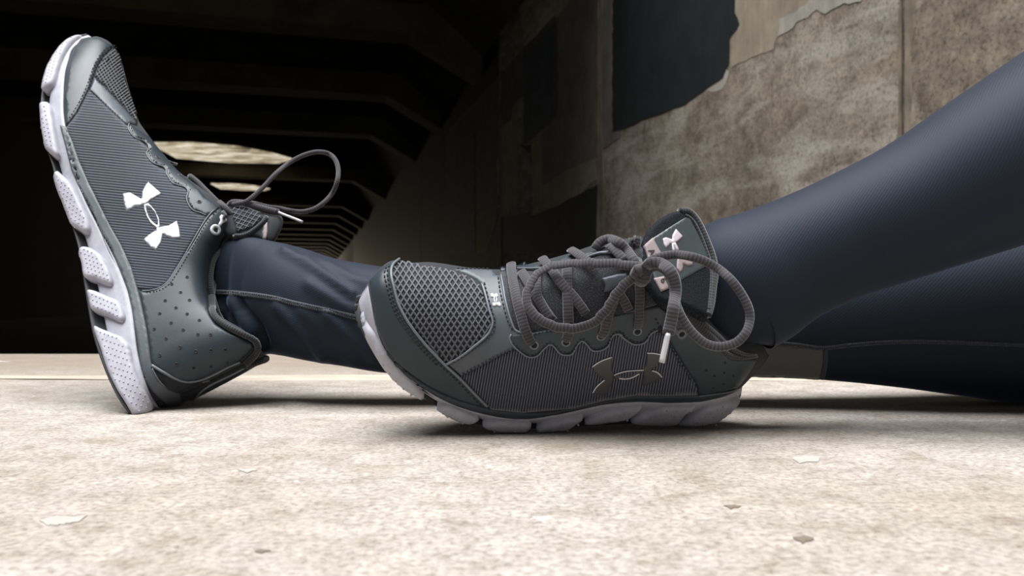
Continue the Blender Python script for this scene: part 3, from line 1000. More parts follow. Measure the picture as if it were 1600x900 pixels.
# toe
tm = z(Z1, (598, 165), (560, 165), (500, 225), (460, 300), (440, 360), (520, 440), (600, 530), (680, 620), (740, 690), (735, 620), (700, 510), (650, 370), (622, 240))
tmo = A.piece('toe_mesh', tm, M_mesh_under, True, th=0.0003, g=6, bev=0, label='open grid mesh over the toes')
st = z(Z1, (440, 368), (415, 430), (402, 455), (470, 520), (560, 610), (660, 700), (690, 690), (738, 705), (738, 688), (680, 620), (600, 528), (520, 440))
A.piece('vamp_strap', st, M_strap, True, th=0.0012, g=5, bev=3)
tc = z(Z1, (300, 150), (345, 95), (400, 82), (470, 92), (540, 125), (596, 150), (560, 160), (500, 220), (455, 295), (428, 370), (405, 450), (370, 522), (320, 622), (265, 692), (242, 705), (234, 600), (230, 480), (245, 350), (270, 240))
A.piece('toe_cap', tc, M_leather, True, th=0.0016, g=5, bev=4, label='smooth grey toe cap', on='b')
A.stitches([z(Z1, (575, 145), (520, 165), (470, 225), (428, 310), (400, 400), (360, 500), (300, 610), (252, 680)), z(Z1, (590, 158), (535, 175), (485, 240), (443, 320), (415, 410), (375, 505), (315, 615), (268, 680))], M_thread, 0.0018, 3.4, 2.2, 0.00036)
A.stitches([z(Z1, (450, 385), (530, 462), (610, 550), (700, 650)), z(Z1, (415, 462), (480, 525), (570, 612), (655, 690))], M_thread, 0.0014, 3.0, 2.0, 0.00035)
def lattice(shoe, poly, m, parent, d1, d2, s1, s2, rad, off, cen, N=40, bow=0.0):
    Pp = [Vector(p) for p in poly]; geos = []
    for dv, sv in ((d1, s1), (d2, s2)):
        dv = Vector(dv).normalized(); sv = Vector(sv)
        for i in range(-N, N + 1):
            run = []
            k = -60
            while k <= 60:
                p = Vector(cen) + sv * i + dv * (k * 3.5) + sv.normalized() * (bow * (k * 3.5) ** 2)
                if inside(p, Pp): run.append(p)
                else:
                    if len(run) > 1:
                        hh = [shoe.hu(q.x, q.y) for q in run]
                        geos.append(tube_geo([l + n_ * off for l, n_ in hh], rad, 5, 0.7, 1.0, [n_ for _, n_ in hh]))
                    run = []
                k += 1
    V, Fc, U = merge(*geos)
    return part('mesh_yarn', V, Fc, m, parent, True, U, kind='stuff')
lattice(A, tm, M_mesh, tmo, (1, -0.85), (0.55, 1), (1.6, 4.2), (4.6, -1.6), 0.00042, 0.0008, (170, 130))
# eyestay with a scalloped outer edge
es_out = z(Z6, (95, 65), (90, 100), (130, 158), (200, 190), (230, 220), (236, 245), (216, 270), (235, 310), (270, 345), (340, 370), (356, 390), (360, 420), (400, 480), (430, 495), (490, 513), (512, 545), (502, 590), (520, 640), (550, 675), (600, 692), (642, 712))
es = es_out + z(Z6, (700, 690), (735, 650), (700, 625), (640, 588), (600, 540), (540, 480), (470, 425), (400, 352), (345, 292), (300, 232), (240, 152), (170, 110))
A.piece('eyestay', es, M_leather, True, th=0.0016, g=4, bev=2.5, label='scalloped lace stay')
A.cord('eyestay_edge', es_out, M_pipe, 0.0005, 0.0012, mirror=True)
A.stitches([[(p[0] + 3.2, p[1] - 1.5) for p in es_out]], M_thread, 0.0018, 2.6, 1.8, 0.00032)
# heel quarter
hq = z(Z7, (545, 118), (590, 150), (622, 215), (618, 262), (570, 342), (530, 430), (496, 540), (472, 640), (466, 740), (472, 820)) + z(Z5, (442, 420), (480, 480), (560, 530), (650, 570), (735, 612), (745, 640), (690, 700), (650, 735), (560, 780), (450, 835), (350, 870), (270, 878), (200, 858), (130, 818), (50, 775), (30, 740)) \
    + z(Z3, (566, 880), (545, 740), (525, 640), (505, 530), (485, 428), (540, 432), (600, 417), (650, 387), (700, 322), (750, 242)) + z(Z7, (330, 404), (440, 225), (480, 170))
A.piece('heel_quarter', hq, M_leather, True, th=0.0015, g=5, bev=3, label='smooth grey heel overlay with punched holes')
seam_l = z(Z7, (520, 135), (470, 190), (390, 320), (300, 480), (240, 580), (190, 650), (110, 695), (20, 705))
A.cord('quarter_edge', [(p[0] - 1.2, p[1] - 1.0) for p in seam_l], M_pipe, 0.0005, 0.0013, mirror=True)
A.stitches([[(p[0] + 2.2, p[1] + 1.6) for p in seam_l]], M_thread, 0.0017, 3.2, 2.0, 0.00036)
A.cord('heel_piping', z(Z5, (35, 770), (100, 808), (200, 858), (280, 878), (380, 863), (480, 820), (560, 778), (650, 740)), M_pipe, 0.0011, 0.0010, mirror=True, label='pale piping round the heel')
A.cord('heel_seam', z(Z4, (490, 432), (518, 490), (545, 525), (572, 552)), M_pipe, 0.0004, 0.0014)
perf = z(Z5, (280, 155), (175, 205), (237, 263), (130, 320), (298, 318), (205, 371), (92, 411), (283, 415), (369, 459), (171, 477), (53, 519), (256, 526), (359, 558), (447, 558), (136, 587), (234, 645), (343, 672), (448, 664), (548, 654), (92, 702), (209, 760), (325, 780), (446, 770), (559, 742))
A.holes(perf, M_hole, M_leather, 0.00105, 0.0016)
A.piece('heel_emblem', z(Z5, (385, 886), (410, 880), (440, 872), (445, 880), (420, 888), (390, 896)), M_darkfilm, th=0.0005, g=2, bev=0)
# collar binding
A.cord('collar_binding', z(Z7, (575, 140), (615, 170), (645, 215), (648, 262), (605, 340), (560, 430), (522, 540), (494, 640), (482, 740), (490, 820)) + z(Z5, (458, 410), (500, 462), (570, 508), (650, 548), (720, 582), (762, 622), (765, 662), (735, 705), (690, 745)), M_collar, 0.0026, 0.0022, label='ribbed dark binding round the ankle opening', step=3, mirror=True)
# eyelet reinforcement: white dumbbell with two holes
def ringpts(c, r, k=16): return [(c[0] + r * math.cos(2 * math.pi * i / k), c[1] + r * math.sin(2 * math.pi * i / k)) for i in range(k)]
e1, e2 = z(Z7, (518, 268))[0], z(Z7, (583, 190))[0]
A.piece('eyelet', ringpts(e1, 8.0), M_white, th=0.0006, g=2.2, bev=1.2, base=0.0015, holes=[ringpts(e1, 3.6, 10)], label='white eyelet ring')
A.piece('eyelet', z(Z7, (535, 235), (552, 205), (548, 180), (560, 165), (580, 172), (600, 205), (585, 215), (565, 225), (550, 245)), M_white, th=0.0006, g=2.2, bev=1.2, base=0.0015, label='white eyelet ring')
A.holes([e1, e2] + z(Z6, (590, 618), (295, 305), (450, 430)), M_hole, M_leather, 0.0016, 0.0017, 'lace_hole')
# emblem on the side
e = z(Z6, (52, 553), (105, 545), (150, 570), (185, 590), (190, 540), (210, 500), (232, 470), (330, 555), (290, 578), (250, 600), (228, 625), (200, 635), (140, 648), (78, 682), (60, 620))
A.piece('emblem', e, M_silver, th=0.0007, g=3, bev=1.2, base=0.0004, label='silver crossed emblem on the side')
e = z(Z6, (198, 630), (205, 670), (218, 708), (250, 765), (292, 798), (318, 792), (312, 735), (285, 675), (255, 640), (235, 620))
eh = z(Z6, (222, 648), (230, 690), (245, 725), (270, 755), (297, 775), (298, 738), (275, 685), (250, 655))
A.piece('emblem', e, M_silver, th=0.0007, g=2.2, bev=0.9, base=0.0004, holes=[eh])
e = z(Z7, (15, 338), (60, 300), (105, 272), (112, 248), (145, 246), (195, 238), (255, 203), (272, 255), (282, 325), (225, 330), (185, 317), (157, 300), (145, 360), (108, 416), (60, 385))
A.piece('emblem', e, M_silver, th=0.0007, g=3, bev=1.2, base=0.0004)
# sole pods
sk = -nA * 0.016
def pod(shoe, poly, skirt, dots, bev=5, th=0.0028, lab=None):
    o = shoe.piece('sole_pod', poly, M_mid, False, on='s', th=th, g=4, bev=bev, skirt=skirt, smooth=True, label=lab)
    if dots:
        shoe.dots(dots, M_mid, 0.00075, 0.0007, parent=o, base=th - 0.0001)
    return o
pods = [
    (z(Z1, (345, 72), (260, 80), (180, 150), (120, 255), (85, 350), (68, 445), (105, 440), (150, 412), (170, 370), (185, 310), (220, 220), (262, 155), (305, 105)), (1.2, -4.9), (4.6, 2.2)),
    (z(Z1, (58, 548), (110, 542), (138, 575), (150, 650), (168, 760), (185, 860)) + z(Z2, (192, 100), (172, 112), (110, 68), (80, 30)) + z(Z1, (66, 720), (58, 620)), (1.3, 6.6), (6.0, 2.0)),
    (z(Z2, (152, 245), (178, 215), (225, 252), (285, 315), (340, 420), (390, 530), (412, 605), (398, 645), (362, 643), (310, 608), (270, 588), (238, 500), (198, 390), (165, 300)), (4.4, 10.5), (5.5, 4.2)),
    (z(Z3, (62, 150), (82, 118), (145, 128), (222, 182), (270, 262), (300, 350), (290, 386), (250, 380), (180, 350), (100, 325), (82, 240)), (6.0, 2.4), (1.4, 7.0)),
    (z(Z3, (122, 422), (172, 427), (262, 465), (340, 502), (375, 560), (388, 615), (365, 645), (320, 630), (240, 590), (160, 562), (142, 535), (128, 470)), (6.0, 2.6), (1.5, 8.5)),
    (z(Z4, (80, 135), (125, 152), (200, 182), (280, 218), (330, 275), (350, 380), (380, 480), (420, 570), (460, 640), (488, 700), (465, 738), (400, 758), (350, 752), (290, 660), (230, 560), (170, 430), (125, 290), (90, 195)), (6.2, 2.2), (3.3, 10.4))]
for q, u_, v_ in pods:
    c = sum((Vector(p) for p in q), Vector((0, 0))) / len(q)
    pod(A, q, sk, grid_in(q, u_, v_, (c.x, c.y), 30, 30, 4.6))
# tongue: padded wedge standing up from the instep
def extrude_profile(prof, o, n, lats):
    V, Fc = [], []
    cx = sum(p[0] for p in prof) / len(prof); cy = sum(p[1] for p in prof) / len(prof)
    q = len(prof)
    for l, s in lats:
        for x, y in prof:
            V.append(on_plane(cx + (x - cx) * s, cy + (y - cy) * s, o, n, l))
    for i in range(len(lats) - 1):
        for k in range(q):
            a, b = i * q + k, i * q + (k + 1) % q
            Fc.append((a, b, b + q, a + q))
    Fc.append(tuple(reversed(range(q)))); Fc.append(tuple((len(lats) - 1) * q + k for k in range(q)))
    return V, Fc
tp = [(p.x, p.y) for p in smooth_path([(338, 330), (352, 322), (380, 322), (405, 330), (426, 336), (440, 338), (442, 350), (437, 364), (425, 380), (402, 374), (372, 374), (348, 362)], 5, True)]
tg = extrude_profile(tp, oA, nA, [(-.026, .55), (-.022, .85), (-.012, 1), (0.004, 1), (.010, .97), (.013, .86), (.0145, .55)])
tongA = part('tongue', tg[0], tg[1], M_base, shoeA, True)
bt = BVHTree.FromPolygons([Vector(v) for v in tg[0]], tg[1])
ht = hitter(bt, 0.63)
tmesh = z(Z8, (140, 500), (160, 480), (205, 468), (290, 480), (345, 512), (365, 540), (335, 585), (260, 625), (175, 648), (165, 580))
gg = patch_geo(tmesh, ht, th=0.0012, g=4, bev=4)
tmA = part('tongue_mesh', gg[0], gg[1], M_mesh_under, tongA, True, gg[2])
hold = A.hu; A.hu = ht
geos_parent = lattice(A, tmesh, M_mesh, tmA, (0.75, -1), (1, 0.35), (6.2, 2.5), (-2.0, 6.2), 0.00045, 0.0016, (378, 345), 14)
A.cord('tongue_rim', z(Z8, (165, 668), (220, 668), (280, 645), (340, 600), (375, 565), (388, 540)), M_collar, 0.0019, 0.001, parent=tongA)
gg = patch_geo(z(Z8, (345, 690), (365, 600), (392, 575), (396, 640), (385, 705)), ht, th=0.0006, g=3, bev=0)
part('tongue_label', gg[0], gg[1], M_label, tongA, True, gg[2])
gg = patch_geo(z(Z8, (372, 600), (394, 576), (397, 640), (384, 702), (364, 696)), ht, th=0.0009, g=3, bev=0)
part('label_edge', gg[0], gg[1], M_pink, tongA, True, gg[2])
A.hu = hold
# laces
def lp(pts, o, n):                                   # (x, y, lateral) -> world
    return [on_plane(a, b, o, n, l) for a, b, l in pts]
def ribbon(name, pts3, m, parent, rad, flat=0.55, wide=1.0, ref=None, step=0.003, taper=None, seg=10):
    path = smooth_path(pts3, step)
    g = tube_geo(path, rad, seg, flat, wide, ref, taper)
    return part(name, g[0], g[1], m, parent, True, g[2])
def zl(lat, cr_, *pts):
    return [(a, b, lat) for a, b in C(*cr_, list(pts))]
laceA = ribbon('lace', lp([(296, 275, .006)] + zl(.007, Z6, (530, 430), (580, 470), (640, 530), (700, 590), (745, 635)) + [(352, 325, .009), (362, 326, .012)], oA, nA), M_lace, shoeA, 0.0023, 0.8)
laceA['label'] = 'grey ribbed shoe lace tied in a bow'
ribbon('lace_crossing', lp(zl(.012, Z6, (290, 300), (330, 310)) + zl(.004, Z6, (370, 325), (395, 335)) + zl(-.01, Z6, (430, 345)), oA, nA), M_lace, laceA, 0.0014, 0.7)
ribbon('lace_crossing', lp(zl(.010, Z6, (440, 430), (470, 436)) + zl(.0, Z6, (500, 445)) + zl(-.012, Z6, (540, 450)), oA, nA), M_lace, laceA, 0.0016, 0.7)
ribbon('lace_crossing', lp(zl(.016, Z6, (590, 615), (640, 628)) + zl(.014, Z6, (700, 640), (750, 665)) , oA, nA), M_lace, laceA, 0.0012, 0.8)
ribbon('lace_knot', lp([(343, 316, .012), (350, 322, .016), (357, 330, .015), (364, 337, .012)] , oA, nA), M_lace, laceA, 0.0024, 0.9)
ribbon('lace_crossing', lp([(348, 330, .018), (354, 338, .019)] + zl(.019, Z7, (590, 165), (585, 190)), oA, nA), M_lace, laceA, 0.0014, 0.8)
bow = [(356, 320, .012), (372, 318, .016)] + zl(.018, Z8, (250, 425), (330, 360), (390, 300), (460, 225)) + zl(.012, Z8, (540, 160), (640, 105), (740, 78)) + zl(.004, Z8, (820, 88), (870, 130), (893, 200), (885, 290)) + zl(-.004, Z8, (850, 370), (790, 435), (720, 480), (640, 498)) + zl(.004, Z8, (560, 492), (480, 475)) + zl(.010, Z8, (400, 465), (300, 440), (200, 430)) + [(362, 318, .010)]
ribbon('bow_loop', lp(bow, oA, nA), M_lace, laceA, 0.0021, 0.7)
ribbon('lace_end', lp(zl(.014, Z8, (130, 445), (150, 432), (220, 435), (300, 455), (370, 475), (430, 490), (472, 500)), oA, nA), M_lace, laceA, 0.0026, 0.7)
ribbon('aglet', lp(zl(.014, Z8, (468, 500), (520, 522), (580, 545), (642, 570)), oA, nA), M_aglet, laceA, 0.0011, 1.0, seg=10)
# ------------------------------------------------------------------ near shoe (flat on the floor, rolled towards the viewer)
base_pt = P(900, 676, 0.55); base_pt.z = 0
shoeB = thing('running_shoe', base_pt, 'grey running shoe resting on its edge with toe to the left and laces in front', 'shoe', 'pair of running shoes')
B = Shoe(shoeB, SB)
Y1, Y2, Y3, Y4, Y5, Y6, Y7, Y8 = [(540, 400, 4.5), (640, 400, 4.5), (560, 520, 4.5), (740, 580, 7.2727), (960, 580, 7.2727), (780, 380, 4.5), (900, 320, 3.6), (900, 520, 7.5)]
K5, K6 = (780, 320, 3.75), (820, 480, 4.0)
g = SB['upper']; part('upper', g[0], g[1], M_base, shoeB, True, g[2])
g = SB['body']; part('midsole', g[0], g[1], M_mid, shoeB, True, g[2])
g = SB['plate']; part('outsole', g[0], g[1], M_out, shoeB, True, g[2])
# knit side
kn = z(Y2, (360, 842), (450, 800), (550, 745), (650, 690), (745, 645)) + z(Y6, (150, 755), (210, 790), (270, 780), (350, 705), (440, 770), (510, 765), (580, 675), (650, 740), (760, 710), (830, 625), (900, 660)) + z(K6, (680, 215), (800, 150), (870, 160), (930, 260), (990, 360), (1075, 480), (1080, 545), (900, 550), (700, 548), (500, 580), (300, 630), (0, 655)) + z(Y4, (560, 465), (200, 430)) + z(Y3, (900, 500), (800, 400), (700, 300))
B.piece('side_mesh', kn, M_knit_v, True, th=0.0005, g=6, bev=0, label='ribbed dark knit side panel')
# dark band above the midsole
fox = z(Y3, (180, 100), (250, 190), (330, 262), (430, 335), (560, 412), (700, 470), (900, 525)) + z(Y4, (200, 430), (560, 465), (800, 475), (1100, 430), (1600, 330)) + z(K6, (500, 580), (700, 548), (900, 550), (1100, 545), (1250, 525), (1330, 503), (1332, 522), (1250, 557), (1100, 592), (900, 597), (700, 588), (560, 592), (400, 627), (200, 672), (0, 697)) + z(Y4, (560, 540), (300, 515), (0, 455)) + z(Y3, (760, 535), (640, 490), (540, 445), (440, 385), (340, 305), (260, 235), (200, 150))
B.piece('foxing_band', fox, M_leather, False, th=0.0012, g=4, bev=3, on='b')
# toe
tm = z(Y1, (375, 35), (440, 45), (560, 72)) + z(Y2, (150, 78), (300, 102), (400, 145), (475, 188), (505, 225), (525, 300), (560, 400), (580, 460), (572, 505), (540, 560), (450, 632), (350, 708), (262, 752), (150, 655), (60, 545), (0, 460)) + z(Y1, (430, 450), (370, 340), (335, 230), (315, 130), (330, 72))
tmo = B.piece('toe_mesh', tm, M_mesh_under, False, th=0.0003, g=6, bev=0, label='open diamond mesh over the toes')
lattice(B, tm, M_mesh, tmo, (0.62, -1), (0.72, 1), (5.4, 6.6), (6.0, -5.2), 0.00056, 0.0008, (660, 480), 50)
sp = z(Y2, (312, 95), (430, 95), (580, 100), (605, 138), (642, 142), (655, 200), (672, 300), (702, 420), (742, 515), (800, 540), (800, 640), (745, 652), (650, 692), (550, 747), (450, 800), (362, 842), (265, 762), (350, 712), (450, 638), (540, 567), (580, 505), (590, 460), (562, 385), (530, 265), (508, 205), (470, 170), (400, 130))
B.piece('vamp_strap', sp, M_strap, False, th=0.0013, g=5, bev=3, label='satin grey strap across the forefoot')
B.stitches([z(Y2, (525, 200), (540, 260), (575, 380), (600, 470), (585, 540), (520, 600), (430, 665), (340, 722), (290, 748)), z(Y2, (625, 160), (640, 260), (665, 360), (700, 470), (740, 530)), z(Y2, (735, 645), (640, 685), (540, 735), (440, 788), (365, 825)), z(Y2, (330, 103), (450, 103), (570, 106))], M_thread, 0.0017, 4.0, 2.6, 0.00042)
B.cord('strap_edge', z(Y2, (508, 205), (530, 270), (562, 390), (586, 460), (575, 510), (540, 563), (450, 636), (350, 710), (258, 757)), M_pipe, 0.0008, 0.0012)
B.cord('strap_edge', z(Y2, (645, 145), (658, 215), (675, 310), (706, 425), (745, 518), (790, 535)), M_pipe, 0.0007, 0.0012)
tc = z(Y1, (172, 172), (230, 112), (300, 62), (375, 36), (332, 72), (316, 130), (336, 230), (371, 340), (431, 450), (511, 560), (600, 660), (700, 760), (800, 852)) + z(Y3, (800, 402), (900, 502), (892, 520), (800, 500), (700, 470), (560, 410), (430, 335), (330, 260), (250, 190), (190, 110)) + z(Y1, (210, 480), (200, 370), (182, 260))
B.piece('toe_cap', tc, M_leather, False, th=0.0016, g=5, bev=4, label='smooth dark toe cap', on='b')
pip = z(Y1, (375, 35), (332, 70), (316, 130), (336, 230), (371, 340), (431, 450), (511, 560), (600, 660), (700, 760), (800, 850)) + z(Y3, (800, 402), (905, 508))
B.cord('toe_piping', pip, M_pipe, 0.0009, 0.0014, label='pale piping along the toe cap')
B.stitches([[(p[0] - 5.2, p[1] + 2.2) for p in pip[1:]], [(p[0] - 8.6, p[1] + 4.0) for p in pip[1:-3]]], M_thread, 0.0017, 4.2, 2.4, 0.00045)
# small white emblem on the strap
def px_off(pts, s, o): return [(o[0] + x * s, o[1] + y * s) for x, y in pts]
for q in (z(Y2, (570, 278), (588, 275), (597, 286), (612, 274), (625, 290), (612, 304), (590, 300), (572, 298)), z(Y2, (583, 340), (600, 338), (618, 338), (632, 332), (646, 348), (640, 364), (615, 354), (600, 362), (585, 358)), z(Y2, (592, 300), (600, 298), (602, 320), (608, 340), (600, 340), (592, 320)), z(Y2, (608, 300), (615, 302), (618, 320), (614, 340), (608, 340), (610, 320))):
    B.piece('small_emblem', q, M_white, th=0.0005, g=2, bev=0, base=0.0013)
# throat: tongue body between the lace stays
th_ = z(Y6, (5, 180), (70, 165), (140, 170), (300, 165), (420, 130), (520, 90), (650, 75), (800, 60), (900, 40)) + z(Y7, (370, 240), (420, 330), (440, 470), (460, 560)) + z(Y6, (900, 490), (720, 520), (600, 553), (430, 592), (240, 628), (150, 636), (110, 600), (60, 480), (25, 350), (12, 240))
tongB = B.piece('tongue', th_, M_tongue, th=0.0006, g=6, bev=0, label='speckled knit tongue under the laces')
# lace stays
wav = z(Y6, (90, 640), (76, 662), (95, 710), (150, 760), (210, 795), (268, 786), (310, 742), (350, 710), (380, 717), (410, 752), (440, 776), (510, 772), (545, 712), (580, 682), (612, 702), (650, 746), (712, 746), (762, 716), (790, 652), (832, 630), (870, 642)) + z(K5, (700, 752), (750, 792), (792, 812), (850, 800), (885, 750), (925, 728))
es = wav + z(K5, (960, 690), (975, 620), (930, 586), (780, 618)) + z(Y6, (720, 517), (600, 551), (430, 590), (240, 626), (150, 636))
B.piece('eyestay', es, M_leather, False, th=0.0017, g=4, bev=2.5, label='scalloped lace stay')
B.cord('eyestay_edge', wav, M_pipe, 0.0006, 0.0013)
B.stitches([[(p[0] + 0.5, p[1] - 4.2) for p in wav[2:]], z(Y6, (250, 634), (350, 612), (440, 597), (600, 558), (720, 522), (890, 490))], M_thread, 0.0019, 3.6, 2.2, 0.0004)
fe = z(Y6, (0, 172), (70, 150), (140, 152), (300, 155), (420, 118), (470, 85), (520, 76), (650, 62), (790, 52), (800, 78), (700, 84), (560, 132), (440, 168), (300, 190), (140, 192), (70, 185), (10, 200))
B.piece('eyestay', fe, M_leather, th=0.0016, g=4, bev=2.5, label='far lace stay')
B.cord('eyestay_edge', z(Y6, (135, 192), (300, 188), (440, 167), (560, 132), (700, 84), (800, 76)), M_pipe, 0.0007, 0.0016)
B.piece('tongue_tab', z(K5, (600, 432), (690, 408), (745, 400), (765, 440), (700, 480), (640, 508), (612, 512), (622, 470)), M_strap, th=0.0016, g=4, bev=2, base=0.0006)
# heel quarter
hq = z(K6, (800, 55), (830, 95), (870, 160), (930, 260), (990, 360), (1062, 470), (1085, 548), (1150, 543), (1250, 525), (1325, 502), (1352, 476), (1382, 438), (1422, 372), (1458, 308), (1400, 318), (1320, 322), (1275, 312), (1225, 262), (1130, 170), (1050, 90), (985, 25), (900, 10))
B.piece('heel_quarter', hq, M_leather, True, th=0.0014, g=5, bev=3, label='smooth dark heel overlay')
B.stitches([z(K6, (812, 62), (845, 130), (905, 235), (970, 345), (1040, 455))], M_thread, 0.0018, 4, 3, 0.0004)
B.cord('heel_edge', z(K6, (1085, 546), (1250, 525), (1325, 502)), M_pipe, 0.0004, 0.0014)
B.holes(z(K6, (1130, 385), (1180, 420), (1240, 400), (1295, 420), (1175, 495), (1235, 470), (1300, 480), (1245, 340)), M_hole, M_leather, 0.0007, 0.0015)
B.cord('collar_lining', z(K6, (960, 5), (1040, 70), (1130, 160), (1200, 230), (1245, 280), (1300, 308), (1380, 315), (1450, 308)), M_collar, 0.0032, 0.0004, taper=lambda t: 1 - 0.75 * max(0, t - 0.45) / 0.55, flat=0.8, label='ribbed lining at the ankle opening', mirror=True)
B.cord('collar_binding', z(K6, (1010, 25), (1090, 95), (1170, 165), (1240, 225), (1290, 262), (1360, 290), (1440, 295)), M_collar, 0.0026, 0.0010, flat=0.8, taper=lambda t: 1 - 0.75 * max(0, t - 0.45) / 0.55)
er = z(K6, (976, 160))[0]
B.piece('eyelet', ringpts(er, 9.0), M_strap, th=0.0007, g=2.2, bev=1.2, base=0.0014, holes=[ringpts(er, 4.4, 10)], label='pale eyelet ring')
er2 = z(K6, (896, 75))[0]
B.piece('eyelet', ringpts(er2, 7.0), M_strap, th=0.0007, g=2.2, bev=1.2, base=0.0014, label='pale eyelet ring')
B.piece('eyelet', z(K6, (885, 85), (905, 70), (960, 150), (945, 172), (930, 160)), M_strap, th=0.0006, g=2.2, bev=1.2, base=0.0014)
eyes = z(K5, (205, 818), (390, 800), (595, 765), (807, 736))
B.holes([er] + eyes, M_hole, M_pipe, 0.0021, 0.0018, 'lace_hole')
# emblem
e = z(Y8, (188, 385), (250, 340), (330, 300), (415, 272), (418, 330), (420, 440), (440, 480), (440, 520), (410, 600), (370, 718), (280, 720), (185, 712), (200, 670), (240, 610), (330, 535), (270, 500), (220, 450))
B.piece('emblem', e, M_darkfilm, th=0.0008, g=3, bev=1.0, base=0.0004, label='pewter crossed emblem on the side')
e = z(Y8, (435, 480), (500, 455), (600, 432), (700, 425), (790, 418), (790, 440), (735, 470), (680, 505), (600, 530), (520, 535), (440, 528))
eh = z(Y8, (490, 490), (560, 462), (640, 448), (725, 450), (680, 482), (610, 508), (540, 512))
B.piece('emblem', e, M_darkfilm, th=0.0008, g=2.2, bev=0.9, base=0.0004, holes=[eh])
e = z(Y8, (830, 222), (900, 224), (990, 240), (970, 340), (930, 390), (880, 425), (940, 445), (985, 480), (1003, 522), (960, 545), (880, 585), (778, 618), (792, 540), (785, 470), (788, 420), (815, 380), (828, 320))
B.piece('emblem', e, M_darkfilm, th=0.0008, g=3, bev=1.0, base=0.0004)
for q in (z(Y8, (188, 385), (250, 340), (330, 300), (415, 274)), z(Y8, (190, 690), (240, 615), (330, 538)), z(Y8, (440, 482), (520, 452), (620, 432), (788, 422)), z(Y8, (500, 520), (570, 527), (650, 512), (735, 468)), z(Y8, (830, 224), (905, 226), (985, 242)), z(Y8, (885, 430), (950, 452), (1000, 505))):
    B.cord('emblem_edge', q, M_filmedge, 0.00035, 0.0012, step=2)
# sole pods
sk = -nB * 0.018
pods = [
    (z(Y3, (52, 10), (85, 90), (140, 180), (200, 270), (262, 342), (332, 402), (400, 452), (440, 466), (462, 446), (420, 385), (350, 312), (280, 242), (215, 165), (150, 60), (110, 0)) + z(Y1, (150, 480), (128, 410), (110, 425)), z(Y3, (195, 213), (237, 270), (280, 322), (330, 374), (382, 417))),
    (z(Y3, (552, 535), (565, 508), (600, 500), (645, 506), (735, 542), (830, 582), (848, 602), (828, 625), (780, 640), (720, 625), (640, 592), (575, 560)), z(Y3, (632, 570), (703, 588), (763, 608), (660, 560), (735, 615))),
    (z(Y4, (98, 612), (115, 590), (205, 560), (330, 547), (450, 556), (620, 572), (655, 600), (648, 642), (600, 688), (555, 702), (400, 707), (250, 690), (150, 655)), z(Y4, (265, 632), (358, 655), (466, 650), (580, 645), (235, 657), (430, 685), (530, 688))),
    (z(Y4, (708, 662), (725, 640), (800, 602), (900, 562), (1050, 527), (1195, 506), (1240, 512), (1232, 552), (1150, 612), (1050, 672), (930, 697), (820, 702), (725, 690)), z(Y4, (890, 645), (985, 640), (1022, 600), (1090, 605), (1180, 580), (855, 672), (950, 668), (1060, 645))),
    (z(K6, (375, 728), (420, 690), (500, 652), (600, 626), (715, 612), (732, 625), (700, 662), (640, 700), (560, 716), (440, 730)), z(K6, (530, 690), (565, 672), (600, 660), (570, 695), (630, 668), (635, 690), (500, 700))),
    (z(K6, (662, 716), (700, 682), (800, 642), (865, 616), (960, 612), (1060, 618), (1065, 630), (1000, 672), (945, 732), (820, 738), (720, 734)), z(K6, (885, 632), (915, 660), (850, 658), (950, 635), (820, 660), (790, 675), (900, 680), (985, 655), (940, 668), (840, 690), (1000, 630), (1030, 635), (880, 705), (760, 690), (960, 690))),
    (z(K6, (965, 738), (1020, 702), (1100, 642), (1160, 612), (1260, 590), (1335, 562), (1348, 580), (1335, 612), (1300, 640), (1275, 672), (1210, 714), (1130, 738), (1040, 742)), z(K6, (1080, 700), (1110, 720), (1130, 685), (1100, 670), (1150, 705), (1170, 670), (1200, 690), (1150, 650), (1205, 650), (1230, 665), (1190, 630), (1240, 635), (1265, 650), (1060, 720), (1180, 720), (1225, 610), (1270, 620)))]
for q, dts in pods:
    pod(B, q, sk, dts, 5, 0.0026)
# tread blocks at the toe tip
tipd = SB['A'][0].y
for (x, y), a_ in zip(z(Y1, (98, 292), (84, 352), (92, 398), (100, 438), (110, 476)), (20, 40, 60, 80, 95)):
    c = P(x + 4.0, y, tipd)
    an = math.radians(18)
    ax = Vector((math.cos(an), 0, math.sin(an))); az = Vector((-math.sin(an), 0, math.cos(an)))
    vv, ff = box_geo(c, 0.0060, 0.014, 0.0036, ax, Vector((0, 1, 0)), az)
    o = part('tread_block', vv, ff, M_out, shoeB, True)
    bv = o.modifiers.new('round', 'BEVEL'); bv.width = 0.0014; bv.segments = 3
# upper end of the tongue: padded flap in front of the ankle
def flap_depth(x, y): return 0.4665 + 0.00018 * (x - 1000) + 0.00020 * (430 - y) + 0.0000008 * (x - 1050) ** 2
def hflap(x, y):
    p = P(x, y, flap_depth(x, y))
    a = P(x + 3, y, flap_depth(x + 3, y)) - p; b = P(x, y - 3, flap_depth(x, y - 3)) - p
    n_ = a.cross(b).normalized()
    if n_.y > 0: n_ = -n_
    return p, n_
fl = z(Y7, (345, 400), (352, 330), (362, 240), (372, 200), (405, 140), (470, 82), (540, 46), (600, 38), (648, 60), (690, 120), (730, 210), (762, 300), (775, 385), (762, 470), (748, 590), (725, 640), (640, 605), (560, 570), (480, 560), (420, 500))
gg = patch_geo(fl, hflap, th=0.003, g=5, bev=7, smooth=True, skirt=Vector((0.002, 0.013, -0.003)))
flap = part('tongue_flap', gg[0], gg[1], M_flap, tongB, True, gg[2], 'padded top of the tongue')
